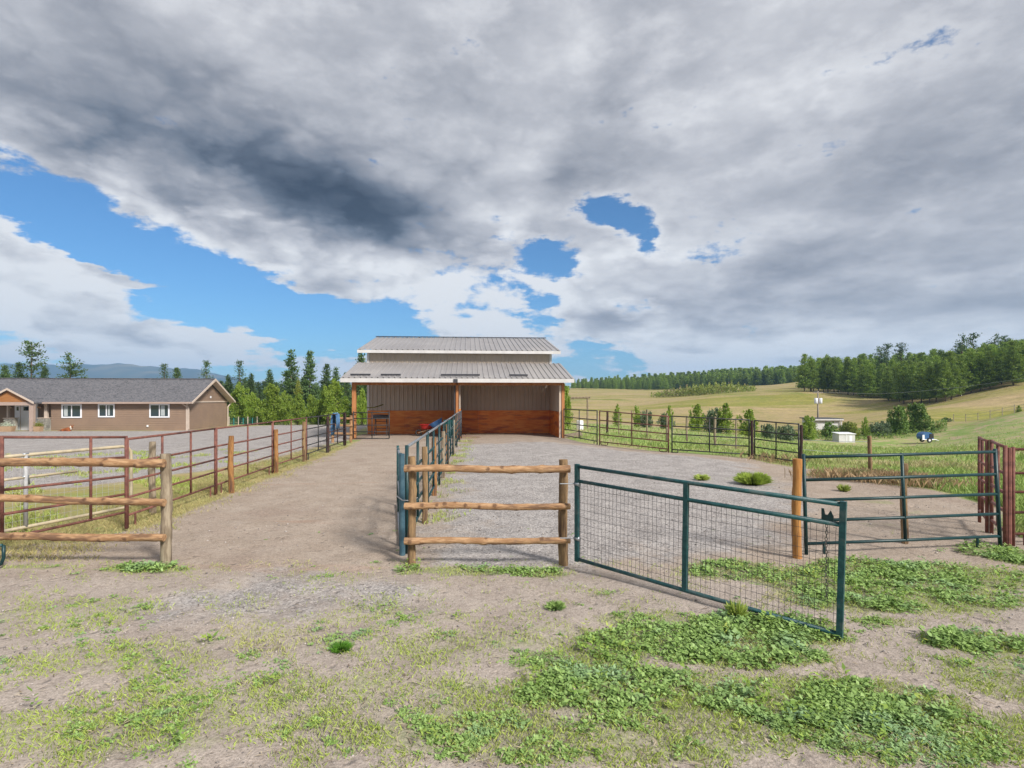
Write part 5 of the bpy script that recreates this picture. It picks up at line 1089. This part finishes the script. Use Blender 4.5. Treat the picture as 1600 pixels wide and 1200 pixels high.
# ground weeds in the foreground: rosettes of small broad leaves
def weeds():
    N = 170000; D = 1/rng.uniform(1/9.2, 1/2.9, N); x = rng.uniform(-1.05, 1.05, N)*D*1.0; g = green(x, D)
    keep = rng.random(N) < np.clip(g*1.25-.80+.8*noise2(x, D, 2.6)+.7*noise2(x, D, 8., 2)+.6*noise2(x, D, 19., 1), 0, 1.0)*(D/5)*.27
    x, y, g = x[keep], D[keep], g[keep]; n = len(x); rich = np.clip((g-.55)*2, 0, 1)
    k = 13; sz = (.010+.011*rich)*rng.uniform(.7, 1.6, n); R0 = (.035+.05*rich)*rng.uniform(.6, 1.4, n); hh = (.012+.075*rich*rng.uniform(.2, 1.4, n))
    X = np.repeat(x, k); Y = np.repeat(y, k); sz = np.repeat(sz, k)*rng.uniform(.7, 1.4, n*k); R0 = np.repeat(R0, k); hh = np.repeat(hh, k); m = n*k
    a = rng.uniform(0, 6.28, m); rr = R0*np.sqrt(rng.random(m)); c = np.stack([X+np.cos(a)*rr, Y+np.sin(a)*rr, H(X, Y)+.004+hh*rng.uniform(.2, 1, m)*(1-.5*rr/R0)], 1)
    d = np.stack([np.cos(a), np.sin(a), rng.uniform(-.3, .7, m)], 1)+rng.normal(0, .35, (m, 3)); d /= np.linalg.norm(d, axis=1)[:, None]
    e = np.stack([-d[:, 1], d[:, 0], rng.normal(0, .3, m)], 1); e /= np.linalg.norm(e, axis=1)[:, None]; s = sz[:, None]
    v = np.stack([c-d*s*.8, c+e*s*.5+d*s*.1, c+d*s*.9, c-e*s*.5+d*s*.1], 1).reshape(-1, 3); f = np.arange(4*m).reshape(-1, 4)
    o = obj_from('ground_weeds', npmesh('ground_weeds', v, f, [L['weed']])); stuff(o, 'low leafy green weeds spreading over the foreground soil', 'weeds')
    return m
NWEED = weeds()
def broadweeds():
    N = 26000; D = 1/rng.uniform(1/8.6, 1/2.9, N); x = rng.uniform(-1.05, 1.05, N)*D; g = green(x, D)
    keep = rng.random(N) < np.clip(g-.95+.8*noise2(x, D, 3.1, 5)+.7*noise2(x, D, 11., 4), 0, 1)*(D/5)*.28
    x, y = x[keep], D[keep]; n = len(x); k = 9; X = np.repeat(x, k); Y = np.repeat(y, k); m = n*k; hp = np.repeat(rng.uniform(.03, .17, n), k); sz = np.repeat(rng.uniform(.014, .03, n), k)*rng.uniform(.7, 1.3, m)
    a = rng.uniform(0, 6.28, m); lv = rng.uniform(.15, 1, m); rr = sz*1.4*(1.3-lv*.8); c = np.stack([X+np.cos(a)*rr, Y+np.sin(a)*rr, H(X, Y)+hp*lv], 1)
    d = np.stack([np.cos(a), np.sin(a), rng.uniform(-.2, .9, m)], 1); d /= np.linalg.norm(d, axis=1)[:, None]; e = np.stack([-d[:, 1], d[:, 0], rng.normal(0, .25, m)], 1); e /= np.linalg.norm(e, axis=1)[:, None]; q = sz[:, None]
    v = np.stack([c-d*q*.8, c+e*q*.42, c+d*q*1.2, c-e*q*.42], 1).reshape(-1, 3)
    lm = leafmat('broad_weed_leaves', (.12, .22, .04), (.30, .42, .08), (.42, .46, .10), 1.1, .15, 0)
    o = obj_from('broadleaf_weeds', npmesh('broadleaf_weeds', v, np.arange(4*m).reshape(-1, 4), [lm])); stuff(o, 'taller upright broad leaved weeds standing among the low foreground weeds', 'weeds')
broadweeds()
def litter():
    N = 9000; D = 1/rng.uniform(1/20, 1/2.9, N); x = rng.uniform(-1.02, 1.02, N)*D; k = (x > lx(np.maximum(D, 8))+.2) & (rng.random(N) < .35+.5*noise2(x, D, 3.3, 1)); x, y = x[k], D[k]; n = len(x)
    a = rng.uniform(0, 6.28, n); ln = rng.uniform(.01, .05, n); wd = rng.uniform(.0015, .006, n); z = H(x, y)+.006+.012*(y < 14); dx_, dy_ = np.cos(a)*ln, np.sin(a)*ln; px_, py_ = -np.sin(a)*wd, np.cos(a)*wd; up = rng.uniform(0, .012, n)
    v = np.stack([np.stack([x-dx_, y-dy_, z], 1), np.stack([x+px_, y+py_, z+up], 1), np.stack([x+dx_, y+dy_, z+up*.5], 1), np.stack([x-px_, y-py_, z+up], 1)], 1).reshape(-1, 3)
    o = obj_from('straw_litter', npmesh('straw_litter', v, np.arange(4*n).reshape(-1, 4), [leafmat('straw_bits', (.10, .065, .045), (.55, .46, .32), None, 1, 0, 0)])); stuff(o, 'dead straw bits and bark crumbs littering the soil', 'litter')
litter()
N = 480000; D = 1/rng.uniform(1/9, 1/2.9, N); x = rng.uniform(-1.05, 1.05, N)*D; g = green(x, D); k = rng.random(N) < np.clip(g*1.0+.02+.55*noise2(x, D, 4.3, 1)+.5*noise2(x, D, 13, 2), 0, 1)*.6*(D/6)*(D < 7.4)
blades(x[k], D[k], rng.uniform(.012, .045, k.sum()), .0016, L['grass'], 'short_grass', 'short pale green grass among the foreground weeds', 'grass', 1.0, 2)
# grass strip along the left fence, and around posts
N = 90000; D = rng.uniform(7.3, 27, N); x = lx(D)+rng.normal(-.5, .6, N); x += .25*np.sin(D*2.1); k = (rng.random(N) < .75-.03*D+.35*noise2(x, D, 2.2)) & (x < lx(D)+.75+.2*np.sin(D*3))
blades(x[k], D[k], rng.uniform(.015, .075, k.sum()), .004, L['dry'], 'dry_grass_strip', 'dry yellow green grass growing under the left pipe fence', 'grass', .9, 3)
N = 60000; D = rng.uniform(8.5, 24, N); x = rng.uniform(-16, -7, N)*(D/15); k = (noise2(x, D, 1.4, 4)+.5*noise2(x, D, 5, 1) > .42) & (x < lx(D)-.7)
blades(x[k], D[k], rng.uniform(.03, .12, k.sum()), .006, L['grass'], 'yard_grass', 'green grass tufts scattered on the gravel yard left of the fence', 'grass', .8, 4)
# meadow at right behind the fences
N = 190000; D = 1/rng.uniform(1/75, 1/8.5, N); x = rng.uniform(.1, 1.05, N)*D; pen = sdf(PEN, x, D); k = (pen < -.15) & (rng.random(N) < .6+.5*noise2(x, D, .7, 6)) & ~((x > 3) & (x < 7) & (D < 9)) & (D > 9-.5*(x > 7.6)) & (rng.random(N) < .9)
x, D = x[k], D[k]; tall = np.clip(.5+noise2(x, D, .9, 2), .15, 1.2); edge = np.exp(-np.clip(-sdf(PEN, x, D), 0, 3))
blades(x, D, (.10+.22*tall*rng.random(len(x)))*(1-.3*edge), .005+.00028*D, L['tall'], 'meadow_grass', 'tall mixed green and dry meadow grass behind the right fences', 'grass', .7, 5)
def dryweeds():
    pts = []
    for cx, cy, rx, ry, n in [(1340, 748, 60, 12, 1300), (1375, 752, 40, 12, 1500), (1435, 757, 40, 10, 900), (1215, 722, 40, 6, 300)]:
        c = G(cx, cy); pts.append(np.stack([c.x+rng.normal(0, rx/F*c.y*.6, n), c.y+rng.normal(0, .45, n)], 1))
    p = np.concatenate(pts); blades(p[:, 0], p[:, 1], rng.uniform(.06, .34, len(p)), .0035, L['brown'], 'dead_weed_patch', 'brown dried weeds along the edge of the right pen', 'weeds', .8, 6)
dryweeds()
N = 6500; D = rng.uniform(8.2, 30, N); x = dx(D)+.25+rng.normal(0, .25, N); k = noise2(x, D, 2.5, 3)+.3*noise2(x, D, 9, 3) > .25
blades(x[k], D[k], rng.uniform(.02, .1, k.sum()), .005, L['grass'], 'fence_line_grass', 'patchy green grass growing along the middle fence', 'grass', .9, 7)
N = 14000; D = rng.uniform(21, 31, N); x = rng.uniform(2.8, 11, N); k = sdf(PEN, x, D) < 0
def tuft(px, py, r, hh, n, label, leaf=None):
    g = G(px, py); a = rng.uniform(0, 6.28, n); rr = r*np.sqrt(rng.random(n)); ln = rng.uniform(.3, 1.1, n)*r; b = np.stack([np.cos(a)*rr*.35, np.sin(a)*rr*.35, 0*a-.01], 1); ti = rng.uniform(.0, 1.25, n); lb = rng.uniform(.6, 1.05, n); hg = hh*lb*np.cos(ti); ln = r*lb*np.sin(ti)
    t_ = b+np.stack([np.cos(a)*ln, np.sin(a)*ln, hg], 1); m_ = b+np.stack([np.cos(a)*ln*.42, np.sin(a)*ln*.42, hg*.62+.01], 1); wa = rng.uniform(0, 6.28, n); s = np.stack([np.cos(wa)*.0035, np.sin(wa)*.0035, 0*a], 1)
    v = np.stack([b-s, b+s, m_+s*.8, t_], 1).reshape(-1, 3); o = obj_from('grass_tuft', npmesh('grass_tuft', v, np.arange(4*n).reshape(-1, 4), [leaf or L['grass']]), None, g); tag(o, label, 'grass tuft')
tuft(1176, 757, .42, .34, 2600, 'large bright green grass tuft on the gravel of the right pen', leafmat('tuft_blades', (.30, .44, .05), (.46, .56, .12)))
tuft(1097, 750, .22, .18, 700, 'small pale grass tuft left of the large one in the pen')
tuft(1318, 768, .16, .2, 350, 'small grass tuft behind the orange post in the pen')
tuft(533, 1016, .10, .07, 500, 'bright green grass clump on the bare soil in the lower centre', leafmat('fresh_grass', (.08, .22, .02), (.12, .28, .03)))
tuft(868, 952, .11, .1, 400, 'small weed clump left of the green mesh gate in the soil', L['weed'])
tuft(1150, 968, .12, .22, 260, 'yellowish upright weed poking through the mesh gate', L['grass'])
# stones
def stones():
    N = 30000; D = 1/rng.uniform(1/16, 1/2.9, N); x = rng.uniform(-1.02, 1.02, N)*D; pr = .3+.75*np.maximum(ss(sdf(RPEN, x, D), -1, 1), .5*ss(sdf(GRV, x, D), -.8, .8)); k = (rng.random(N) < pr) & (sdf(PEN, x, D) > -99) & (x > lx(np.maximum(D, 8))+.3)
    x, y = x[k], D[k]; n = len(x); s = np.clip(rng.lognormal(-5.0, .45, n), .004, .022)*(1+.3*(y > 8)); base = np.array([(1, 0, 0), (-1, 0, 0), (0, 1, 0), (0, -1, 0), (0, 0, .7), (0, 0, -.5)], float)
    jit = base[None]*rng.uniform(.7, 1.2, (n, 6, 1)); a = rng.uniform(0, 6.28, n); ca, sa = np.cos(a)[:, None], np.sin(a)[:, None]
    vx = (jit[..., 0]*ca-jit[..., 1]*sa*.75)*s[:, None]+x[:, None]; vy = (jit[..., 0]*sa+jit[..., 1]*ca*.75)*s[:, None]+y[:, None]; vz = jit[..., 2]*s[:, None]+(H(x, y)+s*.2)[:, None]
    v = np.stack([vx, vy, vz], -1).reshape(-1, 3); t_ = np.array([(0, 2, 4), (2, 1, 4), (1, 3, 4), (3, 0, 4), (2, 0, 5), (1, 2, 5), (3, 1, 5), (0, 3, 5)]); f = (np.arange(n)[:, None, None]*6+t_[None]).reshape(-1, 3)
    lm = leafmat('pebbles', (.13, .115, .11), (.50, .45, .42), None, 1, 0.0, 0); o = obj_from('gravel_stones', npmesh('gravel_stones', v, f, [lm])); stuff(o, 'small loose grey stones scattered over gravel and soil', 'gravel')
stones()
# ---------------------------------------------------------------- haze
def haze():
    x = 4300; me = bpy.data.meshes.new('haze'); v = [(-x, -x, -40), (x, -x, -40), (x, x+200, -40), (-x, x+200, -40), (-x, -x, 262), (x, -x, 262), (x, x+200, 262), (-x, x+200, 262)]
    me.from_pydata(v, [], [(3, 2, 1, 0), (4, 5, 6, 7), (0, 1, 5, 4), (1, 2, 6, 5), (2, 3, 7, 6), (3, 0, 4, 7)])
    m = bpy.data.materials.new('haze_air'); m.use_nodes = True; t = NT(m.node_tree); t.n.clear(); pv = t.new('ShaderNodeVolumePrincipled')
    pv.inputs['Color'].default_value = (.36, .62, .98, 1); pv.inputs['Density'].default_value = 2.3e-4; pv.inputs['Anisotropy'].default_value = 0
    t.link(pv.outputs[0], t.new('ShaderNodeOutputMaterial').inputs['Volume']); me.materials.append(m)
    o = bpy.data.objects.new('haze', me); C.objects.link(o); stuff(o, 'thin pale blue air haze over the far hills', 'haze')
haze()
for o in list(bpy.data.objects):
    if '_o' in o.keys(): del o['_o']
print('weed leaves', NWEED, 'objects', len(bpy.data.objects))
